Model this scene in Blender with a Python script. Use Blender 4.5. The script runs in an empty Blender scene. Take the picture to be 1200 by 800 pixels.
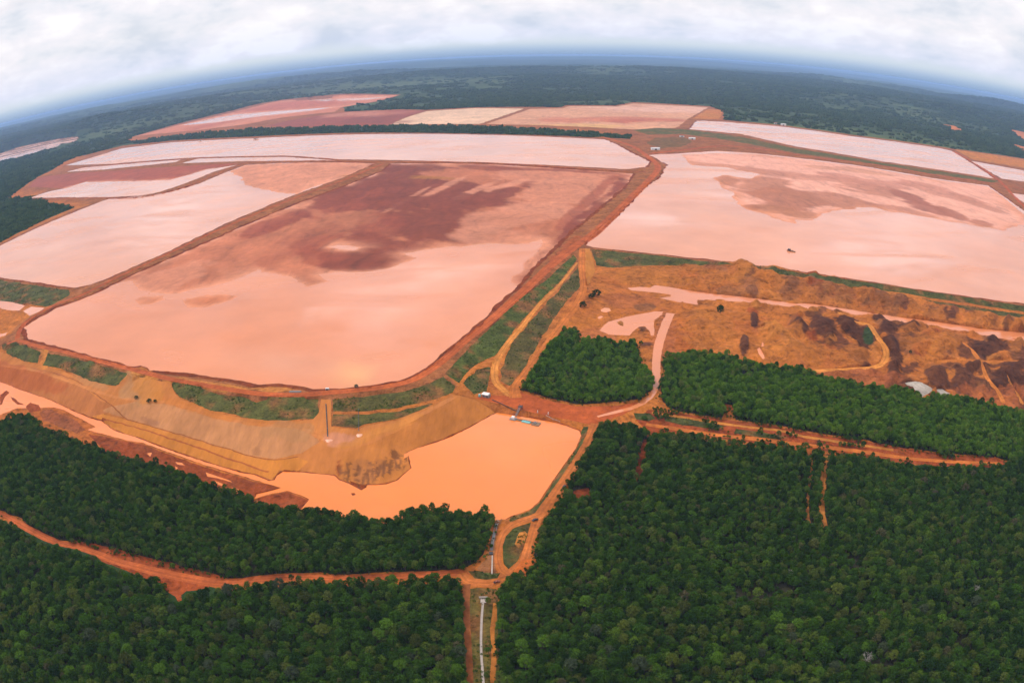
import bpy, bmesh, math, random
import numpy as np
from mathutils import Vector, Matrix, geometry
from mathutils.bvhtree import BVHTree

R = math.radians
rng = np.random.default_rng(7)
random.seed(7)
SC = bpy.context.scene
COL = SC.collection

# ------------------------------------------------------------------ camera
CAM_H, PITCH, ROLL, FPX = 300.0, 23.0, 1.52, 840.0      # fisheye of a drone, 1200x800 photo pixels
cam = bpy.data.cameras.new('camera')
cam.type = 'PANO'
SC.render.engine = 'CYCLES'
_p = cam.cycles if hasattr(cam, 'cycles') else cam
_p.panorama_type = 'FISHEYE_EQUISOLID'
_p.fisheye_lens = FPX / 1200 * 36.0
_p.fisheye_fov = R(180)
cam.sensor_width = 36.0
cam.sensor_fit = 'HORIZONTAL'
cam.clip_start = 1.0
cam.clip_end = 400000.0
cam_o = bpy.data.objects.new('camera', cam)
COL.objects.link(cam_o)
_up = np.array([-math.sin(R(ROLL)), math.cos(R(ROLL))])
_Rm = Matrix.Rotation(R(90 - PITCH), 3, 'X') @ Matrix.Rotation(-R(ROLL), 3, 'Z')
cam_o.matrix_world = Matrix.Translation((0, 0, CAM_H)) @ _Rm.to_4x4()
SC.camera = cam_o
RM = np.array(_Rm)

# ------------------------------------------------------------------ sky and light
SUN_AZ, SUN_EL = -48.0, 52.0        # degrees from the view direction (+ right), elevation
w = bpy.data.worlds.new('World')
SC.world = w
w.use_nodes = True
nt = w.node_tree
nt.nodes.clear()
def N(t, typ, **kw):
    n = t.nodes.new(typ)
    for k, v in kw.items():
        if k == 'inp':
            for a, b in v.items():
                n.inputs[a].default_value = b
        else:
            setattr(n, k, v)
    return n
def math_node(t, op, a, b=None, clamp=False):
    n = t.nodes.new('ShaderNodeMath'); n.operation = op; n.use_clamp = clamp
    for i, v in enumerate((a, b)):
        if v is None: continue
        if hasattr(v, 'is_output'): t.links.new(v, n.inputs[i])
        else: n.inputs[i].default_value = v
    return n.outputs[0]
def mix_col(t, fac, a, b, blend='MIX'):
    n = t.nodes.new('ShaderNodeMix'); n.data_type = 'RGBA'; n.blend_type = blend
    for i, v in ((0, fac), (6, a), (7, b)):
        if hasattr(v, 'is_output'): t.links.new(v, n.inputs[i])
        elif i == 0: n.inputs[0].default_value = v
        else: n.inputs[i].default_value = (*v, 1)
    return n.outputs[2]
def ramp(t, fac, stops):
    n = t.nodes.new('ShaderNodeValToRGB')
    while len(n.color_ramp.elements) < len(stops): n.color_ramp.elements.new(0.5)
    for e, (p, c) in zip(n.color_ramp.elements, stops):
        e.position = p; e.color = (*c, 1) if not isinstance(c, (int, float)) else (c, c, c, 1)
    t.links.new(fac, n.inputs[0])
    return n.outputs[0]
def noise(t, vec, scale, detail=4, rough=0.55, dist=0.0):
    n = t.nodes.new('ShaderNodeTexNoise')
    n.inputs['Scale'].default_value = scale; n.inputs['Detail'].default_value = detail
    n.inputs['Roughness'].default_value = rough; n.inputs['Distortion'].default_value = dist
    t.links.new(vec, n.inputs['Vector'])
    return n.outputs[0]

sky = N(nt, 'ShaderNodeTexSky', sky_type='NISHITA', sun_disc=False)
sky.sun_elevation = R(SUN_EL); sky.sun_rotation = R(SUN_AZ)
sky.air_density = 1.6; sky.dust_density = 3.0; sky.ozone_density = 2.0
tc = N(nt, 'ShaderNodeTexCoord')
sep = N(nt, 'ShaderNodeSeparateXYZ')
nt.links.new(tc.outputs['Generated'], sep.inputs[0])
z = sep.outputs[2]
# direction projected on a flat cloud base, so the deck recedes to the horizon
den = math_node(nt, 'ADD', math_node(nt, 'MAXIMUM', z, 0.0), 0.035)
comb = N(nt, 'ShaderNodeCombineXYZ')
nt.links.new(math_node(nt, 'DIVIDE', sep.outputs[0], den), comb.inputs[0])
nt.links.new(math_node(nt, 'DIVIDE', sep.outputs[1], den), comb.inputs[1])
cv = comb.outputs[0]
# second, screen-upright noise for the puffy rims of the far deck
sc3 = N(nt, 'ShaderNodeVectorMath', operation='MULTIPLY'); sc3.inputs[1].default_value = (1, 1, 2.3)
nt.links.new(tc.outputs['Generated'], sc3.inputs[0])
n1 = noise(nt, cv, 0.22, 6, 0.55, 0.4)
n2 = noise(nt, sc3.outputs[0], 10.0, 7, 0.56, 0.1)
n3 = noise(nt, cv, 0.75, 5, 0.55, 0.6)
shade = math_node(nt, 'ADD', math_node(nt, 'MULTIPLY', n1, 0.15), math_node(nt, 'MULTIPLY', n2, 0.85))
cloud = ramp(nt, shade, [(0.36, (6.7, 7.1, 7.9)), (0.45, (7.9, 8.0, 8.6)), (0.52, (8.6, 8.4, 8.9)), (0.60, (9.4, 9.2, 9.5))])
# the thicker, greyer band near the edge of the deck, and the brighter zenith of an overcast sky
lift = ramp(nt, z, [(0.02, (0.80, 0.87, 1.0)), (0.075, (1.0, 1.0, 1.0)), (0.35, (1.08, 1.08, 1.08)), (1.0, (1.2, 1.2, 1.2))])
cloud = mix_col(nt, 1.0, cloud, lift, 'MULTIPLY')
# higher up the deck is broken, its contrast boosted to whiten reflections in the ponds
thick = ramp(nt, n3, [(0.36, 0.6), (0.5, 1.0), (0.64, 2.1)])
cloud = mix_col(nt, ramp(nt, z, [(0.13, 0.0), (0.27, 1.0)]), cloud, mix_col(nt, 1.0, cloud, thick, 'MULTIPLY'))
# clear, hazy blue strip below the deck's far edge
edge = math_node(nt, 'ADD', z, math_node(nt, 'MULTIPLY', math_node(nt, 'SUBTRACT', n2, 0.5), 0.030))
strip = ramp(nt, z, [(0.0, (2.7, 4.1, 6.4)), (0.008, (4.2, 5.7, 7.9)), (0.018, (6.8, 7.8, 9.0)), (0.05, (8.2, 8.8, 9.4))])
strip = mix_col(nt, 0.15, strip, sky.outputs[0])
fac = ramp(nt, edge, [(0.018, 0.0), (0.030, 1.0)])
final = mix_col(nt, fac, strip, cloud)
bg = N(nt, 'ShaderNodeBackground'); bg.inputs['Strength'].default_value = 0.1
nt.links.new(final, bg.inputs[0])
wo = N(nt, 'ShaderNodeOutputWorld')
nt.links.new(bg.outputs[0], wo.inputs[0])

sun = bpy.data.lights.new('sun', 'SUN')
sun.energy = 1.5; sun.angle = R(10); sun.color = (1.0, 0.965, 0.91)
sun_o = bpy.data.objects.new('sun', sun); COL.objects.link(sun_o)
_d = Vector((math.sin(R(SUN_AZ)) * math.cos(R(SUN_EL)), math.cos(R(SUN_AZ)) * math.cos(R(SUN_EL)), math.sin(R(SUN_EL))))
sun_o.rotation_euler = _d.to_track_quat('Z', 'Y').to_euler()
sun_o.location = (0, 0, 280)

vs = SC.view_settings
vs.view_transform = 'Standard'; vs.look = 'None'; vs.exposure = 0.12; vs.gamma = 1.0
vs.use_curve_mapping = False
SC.cycles.use_denoising = True
SC.cycles.max_bounces = 5; SC.cycles.diffuse_bounces = 2; SC.cycles.glossy_bounces = 2
SC.cycles.transmission_bounces = 2; SC.cycles.transparent_max_bounces = 4; SC.cycles.volume_bounces = 1
SC.cycles.use_adaptive_sampling = True; SC.cycles.adaptive_threshold = 0.02

# ------------------------------------------------------------------ helpers
def P(px, py, z=0.0):
    """photo pixel -> world point at height z"""
    px = np.asarray(px, float); py = np.asarray(py, float)
    x = px - 600.0; y = -(py - 400.0)
    r = np.hypot(x, y) + 1e-9
    t = 2 * np.arcsin(np.clip(r / (2 * FPX), 0, 0.9999))
    d = np.stack([np.sin(t) * x / r, np.sin(t) * y / r, -np.cos(t)], -1) @ RM.T
    s = (z - CAM_H) / np.minimum(d[..., 2], -0.0015)
    return np.stack([d[..., 0] * s, d[..., 1] * s], -1)
def to_px(X):
    """world points (n,3) -> photo pixels"""
    d = (np.asarray(X, float) - np.array([0, 0, CAM_H])) @ RM
    d /= np.linalg.norm(d, axis=-1, keepdims=True)
    t = np.arccos(np.clip(-d[..., 2], -1, 1)); r = 2 * FPX * np.sin(t / 2)
    h = np.hypot(d[..., 0], d[..., 1]) + 1e-12
    return np.stack([600 + r * d[..., 0] / h, 400 - r * d[..., 1] / h], -1)
def _hash(ix, iy, s):
    n = (ix.astype(np.int64) * 374761393 + iy.astype(np.int64) * 668265263 + s * 1442695041) & 0x7fffffff
    n = ((n ^ (n >> 13)) * 1274126177) & 0x7fffffff
    n = (n ^ (n >> 16)) & 0xffff
    return n / 65535.0
def vnoise(x, y, s=0):
    ix = np.floor(x); iy = np.floor(y); fx = x - ix; fy = y - iy
    fx = fx * fx * (3 - 2 * fx); fy = fy * fy * (3 - 2 * fy)
    a = _hash(ix, iy, s); b = _hash(ix + 1, iy, s); c = _hash(ix, iy + 1, s); d = _hash(ix + 1, iy + 1, s)
    return (a + (b - a) * fx) * (1 - fy) + (c + (d - c) * fx) * fy
def fbm(x, y, scale, oct=4, s=0):
    v = np.zeros_like(np.asarray(x, float)); amp = 0.5; f = 1.0 / scale
    for k in range(oct):
        v += amp * (vnoise(x * f + 17.3 * k, y * f - 9.1 * k, s + k) - 0.5) * 2; amp *= 0.5; f *= 2.03
    return v
def in_poly(pts, poly):
    x = pts[:, 0]; y = pts[:, 1]
    lo = poly.min(0); hi = poly.max(0)
    m = (x >= lo[0]) & (x <= hi[0]) & (y >= lo[1]) & (y <= hi[1])
    idx = np.nonzero(m)[0]
    out = np.zeros(len(pts), bool)
    if len(idx) == 0: return out
    xs = x[idx]; ys = y[idx]; ins = np.zeros(len(idx), bool)
    x0, y0 = poly[:, 0], poly[:, 1]; x1, y1 = np.roll(x0, -1), np.roll(y0, -1)
    for k in range(len(poly)):
        if y0[k] == y1[k]: continue
        c = ((y0[k] > ys) != (y1[k] > ys))
        ins ^= c & (xs < (x1[k] - x0[k]) * (ys - y0[k]) / (y1[k] - y0[k]) + x0[k])
    out[idx] = ins
    return out

def new_mesh(name, verts, faces, mats=None, smooth=False):
    me = bpy.data.meshes.new(name)
    me.from_pydata([tuple(v) for v in verts], [], [tuple(f) for f in faces])
    for m in (mats or []): me.materials.append(m)
    if smooth: me.polygons.foreach_set('use_smooth', [True] * len(me.polygons))
    me.update()
    return me
def link(name, data, parent=None, loc=None, rz=0.0):
    o = bpy.data.objects.new(name, data); COL.objects.link(o)
    if parent is not None: o.parent = parent
    if loc is not None: o.location = loc
    if rz: o.rotation_euler = (0, 0, rz)
    return o
def tag(o, label=None, cat=None, group=None, kind=None):
    if label: o['label'] = label
    if cat: o['category'] = cat
    if group: o['group'] = group
    if kind: o['kind'] = kind
    return o

# ------------------------------------------------------------------ materials
def mat_new(name):
    m = bpy.data.materials.new(name); m.use_nodes = True
    t = m.node_tree; t.nodes.clear()
    out = N(t, 'ShaderNodeOutputMaterial')
    b = N(t, 'ShaderNodeBsdfPrincipled')
    t.links.new(b.outputs[0], out.inputs[0])
    tcn = N(t, 'ShaderNodeTexCoord')
    return m, t, b, tcn.outputs['Object']
def bump(t, b, h, strength=0.5, dist=1.0):
    n = N(t, 'ShaderNodeBump'); n.inputs['Strength'].default_value = strength; n.inputs['Distance'].default_value = dist
    t.links.new(h, n.inputs['Height']); t.links.new(n.outputs[0], b.inputs['Normal'])
def vary(t, v, col, amt=0.35, scales=(0.6, 0.09)):
    """multiply a colour socket by two noises"""
    a = noise(t, v, scales[0], 5, 0.65); c = noise(t, v, scales[1], 4, 0.6)
    f = math_node(t, 'ADD', math_node(t, 'MULTIPLY', math_node(t, 'SUBTRACT', a, 0.5), amt * 2.2),
                  math_node(t, 'ADD', math_node(t, 'MULTIPLY', math_node(t, 'SUBTRACT', c, 0.5), amt * 2.2), 1.0))
    n = N(t, 'ShaderNodeVectorMath', operation='SCALE')
    t.links.new(col, n.inputs[0]); t.links.new(f, n.inputs['Scale'])
    return n.outputs[0], a
def attr_col(t):
    a = N(t, 'ShaderNodeAttribute', attribute_name='Col'); return a.outputs['Color']

def make_ground(name, rough, amt, bscale, bstr, spec=0.2, scales=(0.6, 0.09), bdist=1.0, gully=False, stretch=None):
    m, t, b, v = mat_new(name)
    if stretch:
        mp = N(t, 'ShaderNodeMapping'); mp.inputs['Scale'].default_value = stretch; mp.inputs['Rotation'].default_value = (0, 0, .25)
        t.links.new(v, mp.inputs[0]); v = mp.outputs[0]
    c, a = vary(t, v, attr_col(t), amt, scales)
    if gully == 'flow':
        mp = N(t, 'ShaderNodeMapping'); mp.inputs['Scale'].default_value = (1.0, 0.4, 1.0); mp.inputs['Rotation'].default_value = (0, 0, -.45)
        t.links.new(v, mp.inputs[0])
        gr = ramp(t, noise(t, mp.outputs[0], 0.022, 9, 0.66, 2.2), [(0.32, 0.72), (0.45, 0.97), (0.52, 1.0), (0.7, 1.16)])
        c = mix_col(t, 1.0, c, gr, 'MULTIPLY')
    elif gully:
        gr = ramp(t, noise(t, v, 0.075, 8, 0.68, 1.6), [(0.34, 0.5), (0.47, 0.95), (0.66, 1.18)])  # crevice shade darkened into the colour, as the bump alone shades weakly
        c = mix_col(t, 1.0, c, gr, 'MULTIPLY')
    t.links.new(c, b.inputs['Base Color'])
    b.inputs['Roughness'].default_value = rough
    b.inputs['Specular IOR Level'].default_value = spec
    h = noise(t, v, bscale, 6, 0.65)
    bump(t, b, h, bstr, bdist)
    return m
M = {}
M['earth'] = make_ground('laterite_earth', 0.95, 0.5, 0.13, 1.0, 0.1, (0.22, 0.045), 3.2, True)
M['track'] = make_ground('packed_dirt', 0.9, 0.5, 0.4, 0.4, 0.1, (0.3, 0.06))
M['grass'] = make_ground('rough_grass', 0.9, 1.0, 0.4, 1.0, 0.1, (0.35, 0.07))
M['floor'] = make_ground('forest_floor', 1.0, 0.6, 0.3, 1.0, 0.05, (0.25, 0.05))
M['far'] = make_ground('distant_canopy', 1.0, 0.55, 0.05, 1.0, 0.05, (0.03, 0.004))
M['mud'] = make_ground('drying_red_mud', 0.8, 0.3, 0.10, 0.10, 0.15, (0.07, 0.016), 1.0, 'flow')
def make_water(name, rough):
    m, t, b, v = mat_new(name)
    c, a = vary(t, v, attr_col(t), 0.16, (0.013, 0.004))
    t.links.new(c, b.inputs['Base Color'])
    b.inputs['IOR'].default_value = 1.45
    st = N(t, 'ShaderNodeMapping'); st.inputs['Scale'].default_value = (0.35, 1.0, 1.0); st.inputs['Rotation'].default_value = (0, 0, 0.5)
    t.links.new(v, st.inputs[0])
    r = noise(t, st.outputs[0], 0.009, 3, 0.55, 1.0)      # calm slicks between wind-ruffled patches
    rr = N(t, 'ShaderNodeMapRange'); rr.inputs[1].default_value = 0.40; rr.inputs[2].default_value = 0.62
    rr.inputs[3].default_value = rough; rr.inputs[4].default_value = rough + 0.25
    t.links.new(r, rr.inputs[0]); t.links.new(rr.outputs[0], b.inputs['Roughness'])
    return m
M['wetmud'] = make_ground('wet_silt_painted_sheen', 0.62, 0.25, 0.10, 0.02, 0.15, (0.07, 0.016), 1.0, 'flow')
M['bank'] = make_ground('raked_bank', 0.95, 0.30, 0.2, 0.7, 0.1, (0.2, 0.04), 1.6, False, (1.0, 0.16, 1.0))
M['water'] = make_water('silty_water', 0.03)

def make_leaf(name, stops):
    m = bpy.data.materials.new(name); m.use_nodes = True
    t = m.node_tree; t.nodes.clear()
    out = N(t, 'ShaderNodeOutputMaterial')
    oi = N(t, 'ShaderNodeObjectInfo')
    c = ramp(t, oi.outputs['Random'], stops)
    tcn = N(t, 'ShaderNodeTexCoord')
    nz = noise(t, tcn.outputs['Object'], 1.1, 4, 0.7)
    k = N(t, 'ShaderNodeMapRange'); k.inputs[1].default_value = 0.3; k.inputs[2].default_value = 0.7
    k.inputs[3].default_value = 0.6; k.inputs[4].default_value = 1.65
    t.links.new(nz, k.inputs[0])
    s = N(t, 'ShaderNodeVectorMath', operation='SCALE')
    t.links.new(c, s.inputs[0]); t.links.new(k.outputs[0], s.inputs['Scale'])
    d = N(t, 'ShaderNodeBsdfDiffuse'); tr = N(t, 'ShaderNodeBsdfTranslucent')
    t.links.new(s.outputs[0], d.inputs[0]); t.links.new(s.outputs[0], tr.inputs[0])
    mx = N(t, 'ShaderNodeMixShader'); mx.inputs[0].default_value = 0.25
    t.links.new(d.outputs[0], mx.inputs[1]); t.links.new(tr.outputs[0], mx.inputs[2])
    t.links.new(mx.outputs[0], out.inputs[0])
    return m
M['leaf'] = make_leaf('forest_leaves', [(0.0, (0.019, 0.038, 0.007)), (0.2, (0.034, 0.070, 0.009)), (0.45, (0.042, 0.090, 0.011)),
                                        (0.68, (0.062, 0.122, 0.014)), (0.82, (0.084, 0.106, 0.022)), (0.92, (0.100, 0.165, 0.018)), (0.97, (0.11, 0.135, 0.026)), (1.0, (0.105, 0.088, 0.046))])
M['young_leaf'] = make_leaf('young_wood_leaves', [(0.0, (0.030, 0.062, 0.008)), (0.3, (0.066, 0.135, 0.012)), (0.6, (0.098, 0.185, 0.015)), (0.85, (0.130, 0.215, 0.020)), (1.0, (0.14, 0.165, 0.034))])
M['far_leaf'] = make_leaf('distant_leaves', [(0.0, (0.026, 0.050, 0.013)), (0.6, (0.038, 0.072, 0.016)), (1.0, (0.058, 0.088, 0.022))])
TONES = {
    'lime green': (0.088, 0.165, 0.016), 'yellow-green': (0.105, 0.130, 0.022), 'mid green': (0.048, 0.102, 0.012),
    'dark green': (0.020, 0.046, 0.008), 'olive': (0.066, 0.080, 0.018), 'grey-green': (0.062, 0.080, 0.040)}
for k, c in TONES.items():
    M['leaf_' + k] = make_leaf('leaves_' + k.replace(' ', '_').replace('-', '_'), [(0.0, tuple(x * 0.85 for x in c)), (1.0, tuple(x * 1.12 for x in c))])
def plain(name, col, rough=0.7, amt=0.2, scale=3.0, metal=0.0):
    m, t, b, v = mat_new(name)
    rgb = N(t, 'ShaderNodeRGB'); rgb.outputs[0].default_value = (*col, 1)
    c, a = vary(t, v, rgb.outputs[0], amt, (scale, scale * 0.2))
    t.links.new(c, b.inputs['Base Color'])
    b.inputs['Roughness'].default_value = rough; b.inputs['Metallic'].default_value = metal
    return m
M['bark'] = plain('bark', (0.10, 0.075, 0.055), 0.95)
M['dead'] = plain('bleached_wood', (0.36, 0.31, 0.28), 0.9)
M['concrete'] = plain('pale_concrete', (0.42, 0.34, 0.29), 0.9, 0.25, 0.6)
M['steel'] = plain('grey_steel', (0.22, 0.20, 0.19), 0.6)
M['blackpipe'] = plain('black_polythene', (0.022, 0.02, 0.02), 0.5)
M['white'] = plain('white_paint', (0.75, 0.72, 0.68), 0.6)
M['teal'] = plain('teal_paint', (0.20, 0.48, 0.46), 0.6)
M['wood'] = plain('weathered_planks', (0.24, 0.15, 0.09), 0.85)
M['darkpaint'] = plain('dark_paint', (0.03, 0.03, 0.035), 0.35)
M['glass'] = plain('window_glass', (0.02, 0.025, 0.03), 0.08, 0.05)
M['rubber'] = plain('tyre_rubber', (0.02, 0.02, 0.02), 0.9)
M['yellow'] = plain('machine_yellow', (0.50, 0.26, 0.03), 0.5)
M['rust'] = plain('rusty_red', (0.30, 0.09, 0.05), 0.85)
M['tin'] = plain('roof_tin', (0.62, 0.58, 0.55), 0.5)
M['lightmud'] = plain('wet_pale_mud', (0.75, 0.36, 0.22), 0.4, 0.15, 1.0)

# colours of the ground (linear)
ORANGE = np.array((0.44, 0.135, 0.024)); OCHRE = np.array((0.47, 0.168, 0.032)); RED = np.array((0.33, 0.068, 0.017))
BROWN = np.array((0.20, 0.075, 0.028)); PURPLE = np.array((0.070, 0.026, 0.014)); GREYBR = np.array((0.39, 0.180, 0.068))
GRASS = np.array((0.070, 0.070, 0.018)); GRASSD = np.array((0.035, 0.060, 0.022))
MUDL = np.array((0.56, 0.21, 0.115)); MUDD = np.array((0.20, 0.040, 0.017)); MUDM = np.array((0.41, 0.125, 0.056))
WAT = np.array((0.66, 0.213, 0.080)); WATO = np.array((0.78, 0.204, 0.034)); FLOOR = np.array((0.040, 0.036, 0.020))
PALE = np.array((0.36, 0.30, 0.245)); CANOPY = np.array((0.022, 0.044, 0.014))

# ------------------------------------------------------------------ regions traced from the photograph
REG = []     # later entries lie over earlier ones
def reg(name, mat, col, z, pts, jit=0.0, step=4.0, label=None, flat=False, pri=0):
    pts = [tuple(p) if len(p) == 3 else (p[0], p[1], z) for p in pts]
    a = np.array(pts, float)
    xy = np.array([P(p[0], p[1], p[2]) for p in pts])
    REG.append(dict(name=name, mat=mat, col=np.array(col, float), z=z, xy=xy, zz=a[:, 2], jit=jit, step=step, label=label, flat=flat, pri=pri))
def road(name, col, pts, wid, z=None, label=None, jit=0.35, mat='track'):
    """ribbon of `wid` metres along photo points (x, y[, z])"""
    pts = [tuple(p) if len(p) == 3 else (p[0], p[1], z) for p in pts]
    c = np.array([P(p[0], p[1], p[2]) for p in pts]); zz = np.array([p[2] for p in pts], float)
    # smooth: Catmull-Rom resample
    q = []; qz = []
    for i in range(len(c) - 1):
        p0 = c[max(i - 1, 0)]; p1 = c[i]; p2 = c[i + 1]; p3 = c[min(i + 2, len(c) - 1)]
        for t in np.linspace(0, 1, 5, endpoint=False):
            q.append(0.5 * ((2 * p1) + (-p0 + p2) * t + (2 * p0 - 5 * p1 + 4 * p2 - p3) * t * t + (-p0 + 3 * p1 - 3 * p2 + p3) * t ** 3))
            qz.append(zz[i] * (1 - t) + zz[i + 1] * t)
    q.append(c[-1]); qz.append(zz[-1]); q = np.array(q); qz = np.array(qz)
    tn = np.gradient(q, axis=0); tn /= np.linalg.norm(tn, axis=1, keepdims=True) + 1e-9
    nr = np.stack([-tn[:, 1], tn[:, 0]], 1)
    ww = np.interp(np.linspace(0, 1, len(q)), np.linspace(0, 1, len(np.atleast_1d(wid))), np.atleast_1d(wid)) / 2
    xy = np.concatenate([q + nr * ww[:, None], (q - nr * ww[:, None])[::-1]])
    REG.append(dict(name=name, mat=mat, col=np.array(col, float), z=float(qz.mean()), xy=xy, zz=np.concatenate([qz, qz[::-1]]), jit=jit, step=4.0, label=label, flat=False, pri=0))
    if mat == 'track' and label and np.linalg.norm(q.mean(0)) < 1000 and ww.max() > 2.4:
        for off, tone_ in ((-.42, 1.16), (.38, 1.12), (-.02, .9)):        # wheel tracks and the crown between them
            hw = np.minimum(ww * .13, .55); c0 = q + nr * (ww * off)[:, None]
            REG.append(dict(name=name, mat=mat, col=np.array(col, float) * (tone_, tone_, tone_ * 1.05), z=float(qz.mean()), xy=np.concatenate([c0 + nr * hw[:, None], (c0 - nr * hw[:, None])[::-1]]),
                            zz=np.concatenate([qz, qz[::-1]]), jit=jit * .9, step=4.0, label=label, flat=False, pri=0))

WM, WL, WR, WF, WO = 14.0, 14.0, 15.0, 14.5, -2.0       # pond levels
# --- far forest belts between and beyond the ponds (z of their ground)
reg('forest_ground', 'far', CANOPY, 12, [(60, 190), (133, 168), (200, 160), (287, 152), (400, 149), (470, 147), (570, 148), (640, 152), (700, 156), (740, 160), (738, 163),
     (690, 161), (560, 157), (400, 156), (300, 160), (200, 165), (143, 171), (100, 182)], 3, 12, 'belt of forest behind the far pond')
reg('forest_ground', 'far', CANOPY, 8, [(-260, 345), (-120, 285), (-60, 262), (0, 235), (35, 231), (60, 238), (88, 243), (50, 259), (0, 284), (-90, 325), (-200, 380)], 2, 10, 'dark forest left of the left pond')
reg('forest_ground', 'far', CANOPY, 8, [(-260, 320), (-100, 235), (0, 190), (50, 186), (75, 190), (60, 200), (36, 212), (0, 227), (-60, 255), (-200, 330)], 3, 12, 'dark forest beyond the small left ponds')
# --- ponds; left, far and right ones have cloud reflection painted into paler water
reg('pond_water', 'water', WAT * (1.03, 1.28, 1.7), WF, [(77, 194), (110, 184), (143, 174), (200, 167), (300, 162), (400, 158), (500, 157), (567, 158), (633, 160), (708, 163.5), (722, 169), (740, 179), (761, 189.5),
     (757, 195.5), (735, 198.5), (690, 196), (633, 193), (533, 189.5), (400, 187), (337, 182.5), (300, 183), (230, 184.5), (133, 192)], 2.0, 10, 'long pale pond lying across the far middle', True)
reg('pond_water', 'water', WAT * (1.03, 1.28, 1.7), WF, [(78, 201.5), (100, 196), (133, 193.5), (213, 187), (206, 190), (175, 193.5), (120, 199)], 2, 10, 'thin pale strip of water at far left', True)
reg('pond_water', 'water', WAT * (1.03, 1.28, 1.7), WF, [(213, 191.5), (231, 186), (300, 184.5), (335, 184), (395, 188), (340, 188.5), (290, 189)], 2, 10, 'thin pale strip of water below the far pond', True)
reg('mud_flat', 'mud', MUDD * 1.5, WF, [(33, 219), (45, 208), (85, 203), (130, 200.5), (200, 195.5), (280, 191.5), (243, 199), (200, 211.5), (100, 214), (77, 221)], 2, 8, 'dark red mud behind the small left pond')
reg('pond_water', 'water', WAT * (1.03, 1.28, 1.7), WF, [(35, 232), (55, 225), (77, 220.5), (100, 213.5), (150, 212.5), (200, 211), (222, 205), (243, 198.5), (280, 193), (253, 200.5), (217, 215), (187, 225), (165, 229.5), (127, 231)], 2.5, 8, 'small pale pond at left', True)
reg('pond_water', 'water', WAT * (1.02, 1.2, 1.5), WL, [(-260, 440), (-150, 372), (-60, 318), (0, 288), (50, 264), (97, 244.5), (127, 233), (173, 230), (200, 224.5), (233, 215.5), (262, 203), (287, 193.5), (330, 191), (400, 190.5), (440, 191.5),
     (400, 209), (340, 230.5), (267, 261), (200, 293.5), (167, 308), (125, 327), (103, 334), (87, 337), (67, 335), (42, 331), (0, 325), (-80, 335), (-160, 365), (-220, 440)], 2.0, 8, 'pale pink pond left of the dark mud pond', True)
reg('mud_flat', 'mud', MUDL, WL + .1, [(273, 200), (287, 193.8), (330, 191.5), (400, 191), (439, 192), (400, 208.5), (365, 220), (343, 228), (330, 225), (320, 222), (305, 221), (292, 217), (287, 209)], 5, 5, 'pale mud at the head of the left pond')
reg('pond_water', 'water', WAT * (1.0, 0.98, 0.94), WM, [(28, 384), (38, 377), (67, 360.5), (93, 352), (117, 342), (150, 325), (200, 303), (250, 281), (300, 259), (350, 238), (400, 220), (450, 200), (458, 192), (515, 191.5), (560, 192), (616, 195), (690, 200), (742, 203.5),
     (731, 219), (694, 250), (664, 275), (640, 298), (622, 315), (605, 336), (593, 346), (562, 377), (530, 405), (508, 424), (483, 440), (467, 446), (450, 449), (433, 452), (400, 455), (367, 456), (355, 452.5), (330, 450), (300, 450), (267, 444), (217, 437), (183, 434),
     (175, 434), (172, 430), (165, 428.5), (158, 430), (150, 428), (117, 420), (83, 410), (58, 403), (33, 397), (31, 390)], 2.0, 5, 'large orange pond in the middle', True)
reg('mud_flat', 'mud', MUDM, WM + .1, [(140, 330.5), (150, 325.5), (200, 303.5), (250, 281.5), (300, 259.5), (350, 238.5), (400, 220.5), (450, 200.5), (458, 192.5), (515, 192), (560, 192.5), (616, 195.5), (690, 200.5), (741, 204),
     (730.5, 219), (693.5, 250), (663.5, 275), (640, 297.5), (622, 315), (605, 336), (604, 331), (603, 323), (613, 319), (633, 300), (640, 281), (617, 285), (573, 284), (540, 287), (510, 290), (485, 294), (470, 297), (483, 302), (466, 308), (450, 314), (425, 317), (400, 317), (385, 319), (370, 322), (380, 330),
     (360, 335), (350, 327), (333, 322), (310, 317), (300, 315), (283, 324), (260, 332), (233, 337), (203, 342), (180, 342), (163, 335), (157, 329)], 4.5, 4, 'exposed red mud in the middle pond')
reg('mud_flat', 'mud', MUDM * (1.25, 1.3, 1.2), WM + .05, [(158, 351), (170, 346), (190, 347), (193, 352), (175, 357), (162, 356)], 2.5, 3)
reg('mud_flat', 'mud', MUDM * (1.3, 1.3, 1.2), WM + .05, [(215, 352), (240, 346), (270, 345), (279, 347), (272, 352), (240, 360), (222, 360)], 2.5, 3)
reg('pond_water', 'water', WAT * 1.1, WM + .2, [(385, 289), (397, 287), (410, 288), (423, 290), (415, 293), (400, 292.5)], 2, 3, 'small bright puddle on the dark mud', True)
reg('pond_water', 'water', WAT * (1.02, 1.16, 1.4), WR, [(760, 181.5), (793, 180), (842, 177), (890, 180), (933, 185), (1013, 195), (1100, 210), (1158, 217.5), (1200, 247), (1240, 275), (1330, 330), (1400, 388), (1300, 374), (1260, 367.5),
     (1200, 355.5), (1150, 349.5), (1100, 342.5), (1000, 327), (940, 318.5), (882, 310.5), (852, 306.5), (788, 299.5), (740, 294.5), (695, 289.5), (688, 287.5), (700, 274), (724, 253), (748, 229), (757, 219), (772, 210), (783, 193), (776, 190), (768, 185)], 2.0, 8, 'great pale pink pond on the right', True)
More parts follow.
